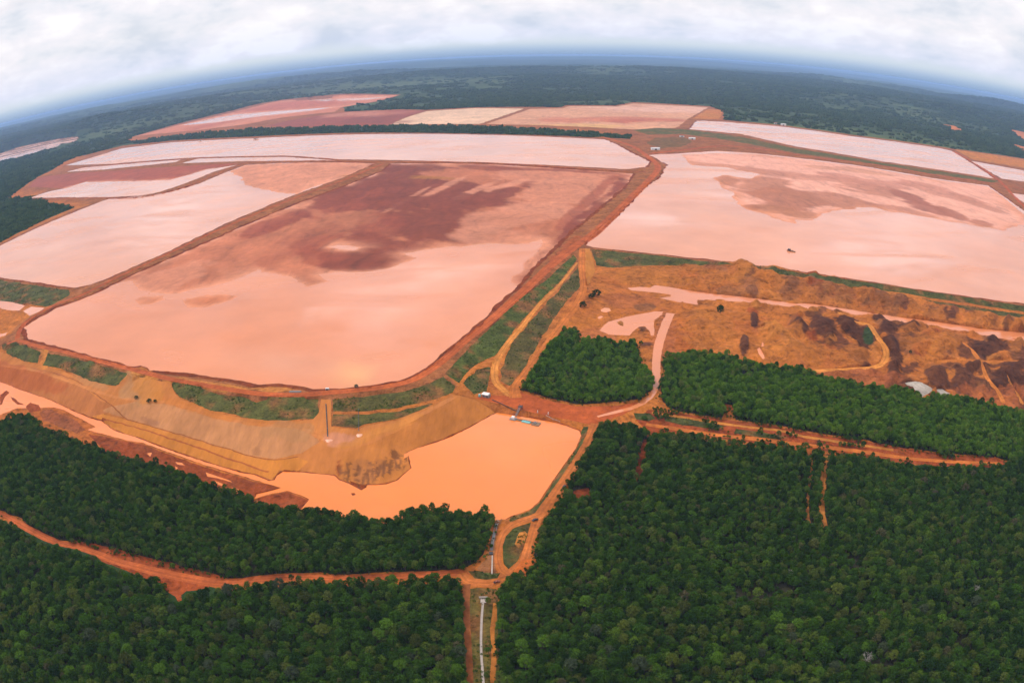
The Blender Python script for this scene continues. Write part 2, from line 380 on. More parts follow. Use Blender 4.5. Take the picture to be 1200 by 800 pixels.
reg('mud_flat', 'wetmud', np.array((.71, .315, .21)), WR + .1, [(800, 182), (845, 180), (890, 182), (933, 186.5), (1013, 196.5), (1100, 211.5), (1156, 219), (1185, 241), (1205, 262), (1170, 268), (1140, 263), (1110, 258), (1060, 249), (1020, 243), (985, 244), (955, 254), (948, 258), (925, 256), (929, 262), (922, 259),  # pale mud, base whitened further to imitate the sky reflected in the water
     (905, 251), (885, 247), (868, 238), (862, 226), (850, 220), (838, 208), (850, 206), (880, 210), (893, 204), (850, 196), (815, 193)], 5, 6, 'pale drying mud in the right-hand pond')
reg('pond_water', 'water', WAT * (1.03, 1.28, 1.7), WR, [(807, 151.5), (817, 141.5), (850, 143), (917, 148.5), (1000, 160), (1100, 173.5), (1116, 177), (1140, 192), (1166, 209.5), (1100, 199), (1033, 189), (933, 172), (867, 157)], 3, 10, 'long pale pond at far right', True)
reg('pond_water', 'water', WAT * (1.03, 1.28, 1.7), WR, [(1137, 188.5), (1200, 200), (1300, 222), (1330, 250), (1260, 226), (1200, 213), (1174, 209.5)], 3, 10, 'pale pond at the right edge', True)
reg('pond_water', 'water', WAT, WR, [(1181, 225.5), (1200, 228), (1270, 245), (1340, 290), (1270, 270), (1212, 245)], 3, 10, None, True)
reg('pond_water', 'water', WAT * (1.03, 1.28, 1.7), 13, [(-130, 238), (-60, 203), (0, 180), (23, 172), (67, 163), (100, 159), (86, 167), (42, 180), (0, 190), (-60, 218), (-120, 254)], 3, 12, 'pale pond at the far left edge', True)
# --- far upper mud ponds
reg('mud_flat', 'mud', MUDM * 1.25, 13, [(160, 159.5), (205, 148), (270, 134), (330, 121.5), (400, 114.5), (466, 113), (440, 119), (400, 126), (393, 131), (330, 138), (287, 146), (230, 153)], 4, 14, 'red mud field at the far left')
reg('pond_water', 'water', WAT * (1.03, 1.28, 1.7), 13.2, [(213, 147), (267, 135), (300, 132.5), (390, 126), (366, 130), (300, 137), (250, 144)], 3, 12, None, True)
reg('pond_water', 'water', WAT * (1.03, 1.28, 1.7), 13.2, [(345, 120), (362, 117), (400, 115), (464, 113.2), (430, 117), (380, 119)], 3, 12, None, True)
reg('mud_flat', 'mud', MUDD * 1.3, 13, [(310, 148), (340, 141), (400, 132), (473, 129), (500, 130), (470, 139), (457, 146.5), (400, 147.5), (350, 149)], 4, 14, 'dark red mud field beyond the forest belt')
reg('mud_flat', 'mud', np.array((0.66, .40, .25)), 13.1, [(457, 146.3), (478, 137), (500, 130.5), (557, 127), (614, 127.5), (590, 136), (562, 145.5)], 3, 12, 'pale cream pond beyond the forest belt')
reg('mud_flat', 'mud', np.array((.56, .255, .135)), 13, [(570, 145.5), (598, 136), (621, 128), (660, 127), (667, 124.5), (723, 125), (742, 121.5), (830, 126), (805, 140), (793, 150), (742, 152), (680, 148.5)], 3, 12, 'salmon mud field at far centre right')
reg('red_earth', 'earth', OCHRE, 12, [(812, 139), (830, 128), (848, 129), (842, 140)], 2, 8)
reg('red_earth', 'earth', ORANGE * 1.15, 10, [(1104, 146), (1118, 148), (1130, 153), (1120, 154)], 2, 10)
reg('red_earth', 'earth', ORANGE * 1.1, 10, [(1180, 154), (1200, 158), (1230, 168), (1200, 164)], 2, 10)
reg('red_earth', 'earth', ORANGE * 1.1, 10, [(1184, 168), (1200, 172), (1230, 182), (1200, 178)], 2, 10)
reg('red_earth', 'earth', OCHRE, 16, [(1120, 176), (1160, 181), (1200, 187), (1300, 208), (1300, 216), (1200, 197), (1140, 187)], 2, 10, 'ochre bank behind the right-hand ponds')
# scrubland and grass between far ponds
reg('scrub_ground', 'grass', GRASS * (1.3, 1.15, 1.0), 14, [(742, 152.5), (770, 150), (800, 151.5), (860, 159), (930, 174), (1033, 191), (1166, 211.5), (1172, 213), (1160, 214), (1100, 205), (1013, 191), (930, 179), (850, 164), (800, 157), (760, 158)], 2, 8, 'grassy bank above the right-hand pond')
reg('scrub_ground', 'grass', BROWN * .55 + GRASS * .5, 15, [(757, 168), (768, 162), (800, 160), (812, 166), (800, 172), (775, 174)], 3, 8, 'dark scrub heap between far ponds')
def grow(label, inside, wid):
    r = next(q for q in REG if q['label'] == label); n = rim(r, wid, r['col'], 0)
    r['xy'] = n['xy']; r['grow'] = inside
# --- wet, dark red rims between the water and the dyke crests
def rim(r, wid, col, dz=.5):
    q = r['xy']; e = np.roll(q, -1, 0) - np.roll(q, 1, 0); e /= np.linalg.norm(e, axis=1, keepdims=True) + 1e-9
    nrm = np.stack([e[:, 1], -e[:, 0]], 1)
    area = np.sum(q[:, 0] * np.roll(q[:, 1], -1) - np.roll(q[:, 0], -1) * q[:, 1])
    if area < 0: nrm = -nrm
    n = dict(r); n.update(name='wet_shore', mat='earth', col=np.array(col), xy=q + nrm * wid, zz=r['zz'] + dz, z=r['z'] + dz, jit=1.6, step=5.0, label=None, flat=False)
    return n
for _l, _p2, _w in (('exposed red mud in the middle pond', (560, 260), 6), ('pale drying mud in the right-hand pond', (1000, 220), 7), ('pale mud at the head of the left pond', (350, 205), 6)): grow(_l, _p2, _w)
_rims = [rim(r, 7 if r['label'] and 'middle' in r['label'] else 5, RED * (.62, .6, .65)) for r in REG if r['name'] == 'pond_water' and r['label'] and r['z'] > 12 and 'far left edge' not in r['label']]
_k = next(i for i, r in enumerate(REG) if r['name'] == 'pond_water')
REG[_k:_k] = _rims
# --- grass faces of the dykes
def grass(pts, label, col=GRASS, jit=1.9):
    reg('grass_slope', 'grass', col, 10, pts, jit, 3, label)
grass([(3, 403, 15), (14, 400.5, 15), (30, 405, 15), (47, 412, 15), (44, 426, 9), (30, 424, 9), (15, 418, 9), (3, 409, 11)], 'first grass patch at the left end of the dyke')
grass([(57, 413, 15), (80, 418, 15), (110, 425.5, 15), (135, 433.5, 15), (148, 438, 15), (143, 449, 11), (135, 452, 9.5), (118, 450, 9.5), (100, 443, 9.5), (82, 436, 9.5), (62, 430, 9.5), (49, 428, 10)], 'long grass strip on the left dyke face')
grass([(-140, 352, 13), (-60, 333, 13), (0, 328, 13), (40, 334, 13), (80, 340, 13), (81, 346, 12), (62, 357, 9), (52, 359, 8.5), (30, 356, 8), (0, 353, 8), (-100, 372, 8)], 'grass between the left pond and the puddles')
reg('pond_water', 'water', WAT, 6, [(-90, 380), (-40, 362), (0, 352.5), (15, 354), (30, 358), (22, 364), (8, 363.5), (0, 361), (-40, 378)], .8, 3, 'small pink puddle at the left edge', True)
reg('pond_water', 'water', WAT, 7, [(27, 364.5), (36, 359.5), (48, 360), (53, 361), (44, 366), (35, 370)], .8, 3, 'small pink puddle beside the left dyke', True)
reg('pond_water', 'water', WAT, 7, [(-30, 402), (0, 391.5), (9, 389), (7, 393), (0, 395)], .8, 3, None, True)
grass([(155, 441, 14), (170, 442, 14), (164, 445, 12), (153, 447, 11)], None)
grass([(201, 448.5, 15), (230, 452.5, 15), (257, 462, 14), (283, 465, 14), (300, 471, 13), (317, 467, 14), (350, 467.5, 14), (373, 467.5, 14), (373, 482, 11.5), (367, 491, 9.5), (333, 492, 9.5), (305, 492, 9.5), (292, 490, 9.5), (250, 481, 9.5), (213, 467, 9.5), (206, 461, 11)], 'wide grass strip on the dyke face below the middle pond', GRASS * (1.15, 1.1, 1))
grass([(390, 467.5, 14), (417, 465.5, 14), (433, 464, 14), (477, 457.5, 14), (500, 450, 14), (520, 441, 14.5), (533, 452, 12), (530, 459, 10), (508, 468, 10), (470, 477, 10.8), (430, 481.5, 11), (390, 481.5, 11)], 'patchy grass strip above the dam berm', GRASS * (1.2, 1.05, 1))
grass([(390, 485, 10.7), (430, 485, 10.7), (470, 481, 10.5), (505, 472, 9.8), (508, 473, 9.6), (483, 485, 9.2), (467, 490, 9.2), (427, 497, 9.2), (417, 501, 9), (388, 499, 9)], 'lower patchy grass strip on the dam berm', GRASS * (1.2, 1.05, 1))
grass([(521, 438, 15), (540, 418, 15), (567, 391, 15), (610, 350.5, 15), (640, 328, 15), (672, 298.5, 15), (676, 304, 14.5), (657, 329, 12.5), (633, 352, 11), (603, 386, 9.5), (589, 405, 8.8), (580, 417, 8), (563, 424, 9), (550, 434, 9.5), (538, 449, 9.5)], 'long green slope beside the middle pond', GRASS * (0.95, 1.15, 0.9), 0.8)
grass([(543, 449, 9), (558, 433, 8.5), (576, 429, 7.5), (573, 447, 6), (571, 459, 5), (556, 462, 6)], 'triangle of grass above the pump yard', GRASS)
grass([(678, 312, 14), (680, 335, 12), (670, 347, 10.5), (648, 373, 8), (632, 400, 6.5), (617, 427, 5.2), (597, 453, 4), (588, 447, 4.6), (588, 431, 6), (595, 414, 7.2), (603, 397, 8.5), (627, 370, 10), (657, 338, 12)], 'patchy slope between the two dyke roads', GRASS * (1.15, .92, .95))
grass([(694, 292.5, 15.3), (730, 295.5, 15.3), (760, 298.5, 15.3), (817, 305, 15.3), (852, 308.5, 15.3), (860, 311.5, 14), (833, 312, 12), (783, 311, 10.5), (750, 312, 9.5), (717, 313.5, 8.5), (699, 311, 9)], 'grass face of the right-hand dam, left part', GRASS * (1.05, 1, 1))
grass([(882, 313, 15.3), (950, 321.8, 15.3), (1000, 328.5, 15.3), (1050, 336, 15.3), (1117, 346, 15.3), (1200, 358.5, 15.3), (1300, 377, 15.3), (1300, 384, 11), (1200, 365.5, 11), (1117, 353, 11), (1050, 342.5, 10.5), (1000, 337, 10.5), (958, 330, 11), (917, 325.5, 12), (892, 319.5, 13)], 'long grass face of the right-hand dam', GRASS * (1.05, 1, 1))
grass([(1075, 350, 10), (1117, 356, 10), (1200, 368.5, 10), (1194, 373.5, 7.5), (1165, 369.5, 7.5), (1117, 361, 7.5)], None, GRASS * (1.1, .95, 1))
# --- cut slopes and berm below the middle pond
reg('earth_bank', 'bank', np.array((.44, .148, .035)), 4, [(-120, 398, 9), (0, 412, 11), (30, 424, 9.2), (60, 431, 9.5), (100, 444, 9.4), (135, 453, 9.4), (150, 440, 15), (200, 448, 15), (205, 462, 10.5), (213, 468, 9.4), (250, 482, 9.4), (292, 491, 9.4), (333, 493, 9.4), (367, 492, 9.4), (374, 482, 11.4), (376, 468, 14), (388, 468, 14), (388, 500, 9), (417, 503, 8.9), (430, 498, 9), (467, 491, 9.1), (508, 474, 9.4), (530, 461, 9.8), (537, 463, 9), (556, 468, 5), (574, 478, 1),
     (575, 486, -1.6), (550, 500.5, -1.6), (520, 514.5, -1.6), (483, 526.5, -1.6), (479, 540, -1.6), (464, 562, -1.6), (430, 567, -1.6), (398, 560, -1.6), (353, 552.5, -1.6), (330, 551, -1.6), (318, 562, -1.6), (283, 553, -1.6), (192, 524, -1.6), (157, 511, -1.6), (107, 489, -1.6), (58, 467.5, -1.6), (0, 446.5, -1.6), (-120, 412, -1.6)], 1, 4, 'bare orange slope below the middle dyke')
reg('earth_bank', 'bank', np.array((.39, .128, .036)), 5, [(-120, 400, 8), (0, 424, 9), (30, 429, 9), (70, 437, 9), (100, 455, 9), (118, 470, 8), (140, 478, 6), (108, 489, -1), (87, 481.5, -1.6), (58, 467.5, -1.6), (25, 456, -1.6), (0, 446.5, -1.6), (-120, 410, -1.6)], 1, 4, 'bare brown bank above the left channel')
reg('earth_bank', 'bank', np.array((.44, .182, .068)), 5, [(130, 476, 6), (158, 471, 8.5), (200, 474, 8.5), (250, 489, 8.5), (300, 499, 8.5), (365, 503, 8), (375, 517, 6), (352, 531, 2.5), (320, 538, 1.2), (292, 533, 1.2), (217, 511, 1.2), (150, 491, 1.2), (120, 481, 3)], 1, 4, 'pale scraped bank below the middle pond')
reg('earth_berm', 'bank', np.array((.49, .168, .028)), 0.5, [(120, 485, 1), (150, 492, 1), (217, 512, 1), (292, 534, 1), (320, 539, 1), (345, 534, 1.8), (362, 540, 1.2), (350, 550, -.5), (328, 551, -1), (318, 561, -1.2), (300, 555, -1.2), (283, 552, -1.2), (240, 539, -1.2), (192, 523, -1.2), (157, 511, -1.2), (120, 496, -1.2), (108, 488, -1)], 1, 4, 'flat ochre berm along the channel')
reg('earth_bank', 'bank', np.array((.42, .142, .030)), 4, [(398, 560, -1.6), (395, 545, 2), (408, 530, 5), (440, 517, 7), (470, 503, 8), (505, 484, 8.5), (537, 464, 9), (556, 468, 5), (574, 478, 1), (581, 483.5, -1.6), (575, 486, -1.6), (550, 500, -1.6), (520, 514, -1.6), (483, 526, -1.6), (478, 535, -1.6), (481, 547, -1.6), (464, 562, -1.6), (440, 567, -1.6), (412, 566, -1.6)], 1, 4, 'curved earth dam above the orange pond')
for _p3, _w3, _c3, _l3 in (([(60, 436, 9), (90, 446, 9), (112, 462, 8.6), (135, 478, 6), (150, 491, 1.3), (217, 510.5, 1.3), (292, 533.5, 1.3), (318, 538.5, 1.4), (350, 535, 1.8)], 1.3, BROWN * (1.35, 1.05, .8), 'dark line along the foot of the scraped bank'),  # narrow brown ribbon where the slope meets the berm
                         ([(-60, 414, 9.5), (0, 428, 9.3), (40, 434, 9.2), (80, 446, 9), (130, 464, 8.8), (200, 472, 8.8), (250, 487, 8.8), (300, 497, 8.8), (350, 501, 8.6), (385, 516, 8), (420, 512, 8.4), (470, 497, 8.9), (530, 466, 9.2)], 5, np.array((.47, .165, .045)), 'bench track along the bare slope'),
                         ([(120, 490, .8), (157, 500, .8), (217, 519, .8), (285, 543, .6), (315, 553, .3)], 2.0, RED * (1.0, 1.25, 1.3), 'faint wheel track on the ochre berm')):
    road('dirt_road', _c3, _p3, _w3, None, _l3, .9, 'bank')
# --- orange pond and channels
reg('pond_water', 'water', WATO, WO, [(582, 483.5), (595, 485), (635, 492), (655, 496), (679, 504.5), (681, 510), (675, 525), (655, 552), (632, 587), (620, 597.5), (600, 604), (588, 611), (560, 608), (520, 602), (490, 602), (465, 612), (440, 612), (400, 604), (370, 597), (350, 596), (363, 584.5), (350, 579), (337, 575), (318, 578), (298, 584), (300, 579), (330, 571.5),
     (300, 562.5), (277, 555.5), (240, 544.5), (208, 533), (167, 518.5), (150, 516), (128, 510), (110, 506), (103, 503), (112, 500), (100, 493), (88, 487), (75, 480), (60, 477), (45, 478), (20, 478), (0, 486), (-60, 470), (-120, 445), (-120, 420), (-60, 427), (0, 447), (25, 457), (58, 468), (87, 482), (107, 490), (119, 493), (133, 504), (157, 511.5), (167, 515), (192, 524.5), (240, 541), (283, 553.5), (300, 556.5), (315, 563.5), (322, 562), (324, 557), (332, 552), (353, 553), (392, 557), (397, 562), (410, 567), (423, 574),
     (430, 568), (440, 568), (453, 567), (465, 563), (482, 548), (479, 534), (474, 537), (474, 532), (483, 527), (520, 515), (550, 501), (575, 486.5)], 0.7, 2.5, 'bright orange settling pond with its channel', True)
reg('mud_bar', 'earth', RED * .8, -1.5, [(410, 563, -1), (425, 567, -1.5), (430, 569), (424, 573.5), (413, 568)], .5, 2)
reg('mud_bar', 'earth', RED * .75, -1.4, [(411, 577), (415, 576.5), (417, 578.5), (413, 580)], .3, 1.5)
for q in ([(0, 462), (8, 457), (11, 459), (6, 464), (2, 473), (0, 474)], [(12, 464), (18, 467), (22, 471), (30, 474), (21, 473.5), (15, 469)], [(30, 476), (35, 471), (45, 474), (48, 480), (36, 484)]):
    reg('mud_bar', 'earth', RED * .8, -1.5, q, .6, 2)
reg('mud_bar', 'earth', BROWN * (1.3, 1.2, 1.3), -1.2, [(46, 483), (52, 479.5), (60, 480), (70, 485), (82, 489), (90, 493), (100, 503), (90, 507), (70, 500), (50, 492)], .8, 2.5, 'brown mud bar in the left channel')
reg('mud_bar', 'earth', RED * .8, -1.4, [(103, 508), (125, 512), (155, 518), (167, 520.5), (208, 535.5), (240, 547), (277, 558), (300, 564.5), (328, 571), (300, 578), (296, 584), (280, 585), (255, 577), (225, 563), (200, 555), (170, 545), (130, 535)], .8, 2.5, 'long red mud bar below the channel')
reg('mud_bar', 'earth', RED * .85, -1.4, [(302, 584), (320, 579), (337, 576), (350, 581), (362, 585), (352, 596), (330, 600), (305, 598)], .6, 2.5, 'red mud point in the orange pond')
for q in ([(205, 541), (213, 542), (217, 545), (208, 544)], [(241, 553), (250, 556), (270, 563), (272, 565), (255, 560), (243, 558)], [(252, 563), (262, 567), (260, 569), (250, 566)], [(172, 531), (178, 530), (176, 535)], [(271, 571), (280, 573), (279, 578)], [(205, 546), (209, 548), (206, 550)]):
    reg('pond_water', 'water', WATO, -1.35, q, .3, 2, None, True)
_k = next(i for i, r in enumerate(REG) if r['label'] == 'bright orange settling pond with its channel')
REG.insert(_k, rim(REG[_k], .9, RED * (.85, .9, .9), .3)); REG[_k].update(jit=.8, step=2.5)
# --- bare yard beside the orange pond
reg('bare_yard', 'track', RED * 1.12, 3, [(556, 466, 5), (575, 463, 5), (598, 464, 4), (604, 455, 4), (612, 460, 3), (630, 465, 3), (650, 471, 3), (677, 476, 3), (697, 476, 3), (725, 475, 2.5), (745, 471, 2.5), (752, 474, 2.5), (730, 486, 2), (715, 491, 2), (698, 497, 2), (690, 497, 2), (668, 492, 1), (640, 487, 1), (612, 480, 1.5), (590, 474, 3)], .6, 2.5, 'red dirt yard above the orange pond')
reg('grass_slope', 'grass', GRASS, 0.5, [(690, 500, 1), (685, 515, .8), (672, 538, .6), (655, 565, .6), (641, 590, .6), (628, 604, .6), (606, 611, .6), (597, 611, .3), (598, 606, -1.5), (620, 599, -1.6), (633, 588, -1.6), (656, 553, -1.6), (676, 526, -1.6), (682, 511, -1.6), (681, 505, -1.6), (684, 500, 0)], .6, 2.5, 'grass verge between the orange pond and the road')
# --- excavation on the right
reg('pond_water', 'water', WAT, 2.0, [(736, 337.5), (750, 336), (762, 337), (767, 334), (785, 336.5), (800, 339), (833, 344), (867, 347.5), (883, 349.5), (917, 353.5), (933, 356), (943, 355), (970, 358.5), (1000, 363.5), (1050, 371), (1100, 377.5), (1150, 385), (1200, 390), (1290, 404), (1290, 416), (1200, 401), (1150, 392.5), (1117, 387), (1093, 381), (1067, 380),
     (1050, 377.5), (1000, 369.5), (967, 362.5), (947, 362), (937, 357.5), (925, 360), (892, 356), (850, 352.5), (817, 351), (818, 357), (793, 353.5), (772, 349), (786, 347.5), (787, 345.5), (770, 343), (740, 340)], .9, 3, 'long pale channel crossing the diggings', True)
reg('pond_water', 'water', WAT, 3.0, [(703, 387), (708, 381), (713, 377), (733, 371), (750, 368), (767, 365), (777, 365), (776, 369), (767, 375), (766, 380), (767, 393), (763, 393), (760, 387), (755, 382), (748, 383), (744, 386), (738, 393), (713, 392)], .8, 2.5, 'shallow pink pool in the diggings', True)
reg('mud_bar', 'earth', OCHRE * .7, 3.15, [(723, 377), (728, 375.5), (731, 378), (730, 382), (725, 380)], .4, 1.5)
for q in ([(704, 363), (708, 360.5), (714, 361), (716, 364), (710, 366), (705, 365)], [(700, 372), (704, 370), (707, 371), (702, 374)]):
    reg('pond_water', 'water', WAT * 1.1, 4.2, q, .3, 1.5, None, True)
for q in ([(891, 384), (895, 381), (897, 383), (893, 386)], [(887, 409), (890, 407), (893, 412), (897, 420), (894, 421), (890, 416)], [(893, 401), (895, 402), (895, 407), (892, 406)]):
    reg('pond_water', 'water', WAT * 1.15, 5.0, q, .4, 1.5, None, True)
road('pond_water', WAT, [(786, 367, 3.3), (780, 380, 3), (773, 400, 2.7), (770, 415, 2.6), (769, 434, 2.4), (770, 448, 2.3), (763, 464, 2.2), (745, 476, 2.2), (720, 483, 2.2), (700, 488, 2.2)], [10, 10, 10, 9, 8, 6, 5, 5, 4, 3], None, 'narrow stream bending round the square wood', .5, 'water')
road('dirt_road', OCHRE * 1.1, [(983, 366, 4.5), (995, 375, 5), (1010, 379, 5), (1019, 381, 5.5), (1029, 396, 5.5), (1038, 411, 5.5), (1036, 423, 5), (1025, 430, 5), (995, 432.5, 4.5), (950, 435, 4)], [7, 7, 8, 7, 7, 8, 8, 7, 6], None, 'sandy loop track in the diggings')
road('dirt_road', ORANGE * 1.1, [(1128, 401, 5), (1140, 412, 5), (1148, 424, 5), (1158, 445, 4), (1170, 460, 3), (1176, 472, 2)], 6, None, 'track crossing the right-hand spoil heaps')
road('dirt_road', ORANGE * 1.0, [(1100, 424, 5), (1130, 422, 5), (1160, 424, 5), (1200, 424, 5), (1260, 432, 5)], 7, None, 'level track through the right-hand spoil heaps')
road('dirt_road', OCHRE * 1.1, [(1178, 440, 5), (1186, 455, 4), (1194, 466, 3), (1198, 474, 2)], 5, None, None)
reg('pale_slab', 'track', PALE, 4, [(1053, 451, 3), (1062, 448, 4.5), (1073, 446.5, 5), (1080, 448, 4.5), (1087, 452, 3.5), (1094, 457, 2.5), (1088, 461, 2.4), (1081, 465, 2.2), (1074, 458, 3.5), (1066, 451.5, 4), (1060, 450.5, 3.5)], .3, 2, 'pale grey slab at the edge of the diggings')
reg('pale_slab', 'track', PALE, 2.5, [(1096, 457, 2.6), (1104, 456.5, 2.6), (1116, 462, 2.6), (1108, 465, 2.4), (1100, 463, 2.4)], .5, 2)
# --- woods: dark ground under the trees
FOREST = {}
def wood(key, pts, z=0.0):
    reg('forest_floor', 'floor', FLOOR, z, pts, 2.6, 4, None)
    FOREST[key] = REG[-1]
wood('A', [(-140, 480), (-60, 490), (0, 499), (17, 492), (33, 492), (50, 503), (75, 514), (100, 523), (150, 540), (183, 547), (217, 561), (250, 573), (275, 581), (292, 581), (300, 591), (320, 597), (350, 602), (387, 602), (423, 609), (462, 615), (478, 603), (490, 597), (520, 599), (550, 603), (566, 601), (577, 610), (575, 620),
     (570, 635), (566, 650), (556, 660), (540, 666), (500, 669), (467, 670.5), (400, 673), (350, 671), (310, 674), (285, 677), (262, 677), (235, 671), (200, 663), (170, 655), (135, 647), (112, 641), (90, 634.5), (65, 631), (40, 618), (18, 605), (0, 597), (-60, 575), (-140, 555)])
wood('E', [(-150, 573), (-60, 591), (0, 612), (16, 620), (38, 633), (65, 645), (88, 651), (112, 660), (135, 671), (165, 680), (188, 687), (195, 700), (203, 712), (210, 716), (218, 712), (222, 702), (228, 699), (250, 697), (262, 694), (285, 693), (310, 688), (350, 686), (400, 688), (467, 685), (520, 683), (541, 683),
     (543, 700), (543, 740), (546, 800), (549, 900), (300, 960), (0, 920), (-200, 800)])
wood('D', [(702, 503), (716, 499), (745, 503), (762, 514), (805, 512), (840, 519), (900, 527), (950, 533), (968, 533), (1010, 541), (1060, 549), (1110, 552), (1172, 552), (1186, 544), (1200, 538), (1330, 540), (1360, 640), (1300, 800), (1100, 920), (800, 960), (584, 920), (584, 800), (585, 740), (584, 700),
     (586, 690), (604, 682), (626, 670), (634, 663), (626, 650), (631, 638), (641, 612), (660, 585), (677, 556), (692, 530)])
wood('C', [(787, 421), (807, 416), (847, 419), (870, 427), (903, 433), (937, 436), (970, 446), (1008, 453), (1033, 458), (1052, 460), (1068, 462), (1081, 472), (1093, 466), (1116, 469), (1142, 473), (1162, 479), (1200, 486), (1330, 510), (1330, 542), (1200, 540), (1185, 541), (1165, 534), (1120, 531.5), (1075, 526), (1040, 519),
     (950, 505), (905, 497), (880, 493), (862, 492), (860, 474), (849, 472), (846, 489), (830, 487), (800, 482), (785, 476), (778, 470), (776, 455), (781, 440), (779, 425)], 2)
wood('B', [(634, 421), (642, 407), (656, 398), (662, 389), (678, 390), (677, 402), (707, 401), (717, 406), (742, 402), (750, 416), (752, 430), (766, 446), (764, 457), (749, 467), (724, 471), (697, 472.5), (677, 473), (650, 468), (630, 462), (611, 457), (623, 439)], 3.5)
# openings inside the woods
reg('red_earth', 'earth', RED * .7, 0.1, [(672, 575), (690, 571), (693, 580), (682, 590), (673, 587)], 1, 2.5)
reg('red_earth', 'earth', RED * .62, 0.1, [(748, 530), (755, 515), (762, 514), (757, 530), (755, 545), (750, 566), (742, 562)], 1, 2.5)
road('dirt_road', OCHRE * .95, [(968, 533, 0.1), (967, 545, .1), (965, 560, .1), (964, 580, .1), (963, 600, .1), (966, 620, .1)], [5.5, 4.5, 5.5, 4.5, 6.5], None, 'straight sandy cutline in the right-hand forest', .6)
road('dirt_road', OCHRE * .8, [(949, 533, 0.1), (951, 550, .1), (948, 570, .1), (946, 600, .1), (949, 622, .1)], [4, 2.6, 2, 2.6, 4], None, 'fainter cutline left of the straight one', .6)
# --- earth tracks
reg('red_earth', 'earth', RED * .95, 0.1, [(84, 632), (112, 637), (140, 643), (170, 652), (200, 659), (235, 668), (262, 675), (270, 684), (250, 686), (236, 690), (228, 692), (218, 692), (212, 697), (213, 704), (209, 706), (205, 699), (195, 692), (186, 682), (150, 670), (120, 657)], 1.6, 2.5, 'bare red verge of the left road')
road('dirt_road', RED * (1.12, 1.25, 1.3), [(-140, 560, .2), (-60, 580, .2), (0, 601.5, .2), (15, 609, .2), (38, 622, .2), (65, 634.5, .2), (88, 640, .2), (113, 648, .2), (135, 657, .2), (165, 665, .2), (190, 671, .2), (225, 678, .2), (250, 682, .2), (275, 682, .2), (305, 678, .2), (350, 675.5, .2), (400, 677.5, .2), (467, 674.5, .2), (533, 671, .2), (546, 675, .2)],
     [6, 6, 6, 7, 7, 6, 6, 7, 8, 8, 8, 7, 7, 6, 6, 6, 6], None, 'orange dirt road winding through the left forest')
road('dirt_road', np.array((.41, .118, .027)), [(541, 671, .2), (547, 680, .2), (560, 682, .2), (575, 682, .2), (590, 676, .2), (602, 669, .2), (613, 660, .2), (618, 645, .3), (623, 628, .5), (630, 608, .7), (636, 598, .8), (653, 574, 1), (668, 552, 1), (681, 532, 1.2), (692, 510, 1.6), (698, 496, 2)], [6, 7, 7, 7, 8, 8, 7, 6, 6, 6, 8, 7, 7, 7, 7, 8], None, 'orange dirt road climbing past the orange pond')
road('dirt_road', np.array((.41, .118, .027)), [(634, 602, .7), (617, 608, .7), (600, 615, .6), (590, 626, .5), (585, 641, .3), (583, 655, .2), (588, 668, .2), (595, 673, .2)], [6, 6, 6, 5.5, 5, 5, 5, 5], None, 'left half of the teardrop road loop')
reg('red_earth', 'earth', ORANGE * (1.05, .85, .8), .15, [(612, 655), (622, 655), (629, 662), (622, 668), (607, 675), (596, 678)], .6, 2)
grass([(589, 640, .4), (593, 628, .5), (601, 619, .6), (612, 615, .6), (622, 612, .7), (618, 628, .5), (612, 645, .3), (606, 658, .2), (596, 666, .2), (590, 661, .2)], 'teardrop of grass inside the road loop', GRASS * .85, .5)
reg('scrub_ground', 'grass', OCHRE * (.95, .95, .9), .45, [(605, 630, .5), (609, 624, .5), (615, 622, .6), (618, 625, .5), (613, 640, .3), (607, 641, .3), (603, 637, .4)], .7, 1.5, 'dry yellow patch inside the road loop')
reg('scrub_ground', 'grass', GRASS * (1.5, 1.1, 1.0), .05, [(546, 690), (560, 688), (584, 690), (583, 720), (584, 760), (585, 800), (587, 900), (548, 900), (545, 800), (543, 740), (543, 700)], .6, 3, 'grassy cutting along the pale flume')
road('dirt_road', BROWN * (1.15, .95, .8), [(547.5, 684, .1), (546.5, 700, .1), (547, 730, .1), (549, 760, .1), (551, 800, .1), (553, 880, .1)], [4.5, 4, 4, 3.5, 3.5], None, 'narrow brown track left of the pale flume', .4)
road('dirt_road', OCHRE * (.85, .8, .75), [(579, 706, .1), (579.5, 720, .1), (577, 740, .1), (578.5, 760, .1), (578, 800, .1), (579, 880, .1)], [2, 3.2, 2, 3, 2.6], None, 'sandy strip right of the pale flume', .7)
grass([(549, 669, .2), (560, 668, .2), (575, 671, .2), (586, 671, .2), (583, 677, .2), (570, 679, .2), (556, 677, .2)], 'half-moon of grass at the road junction', GRASS, .4)
reg('scrub_ground', 'earth', GREYBR * (.75, .7, .7), .1, [(583, 606, 0), (589, 607, 0), (584, 620, 0), (580, 640, 0), (579, 655, 0), (581, 671, .1), (566, 670, .1), (558, 666, .1), (570, 655, 0), (573, 640, 0), (576, 625, 0)], .6, 2, 'grey washed-out gully above the junction')
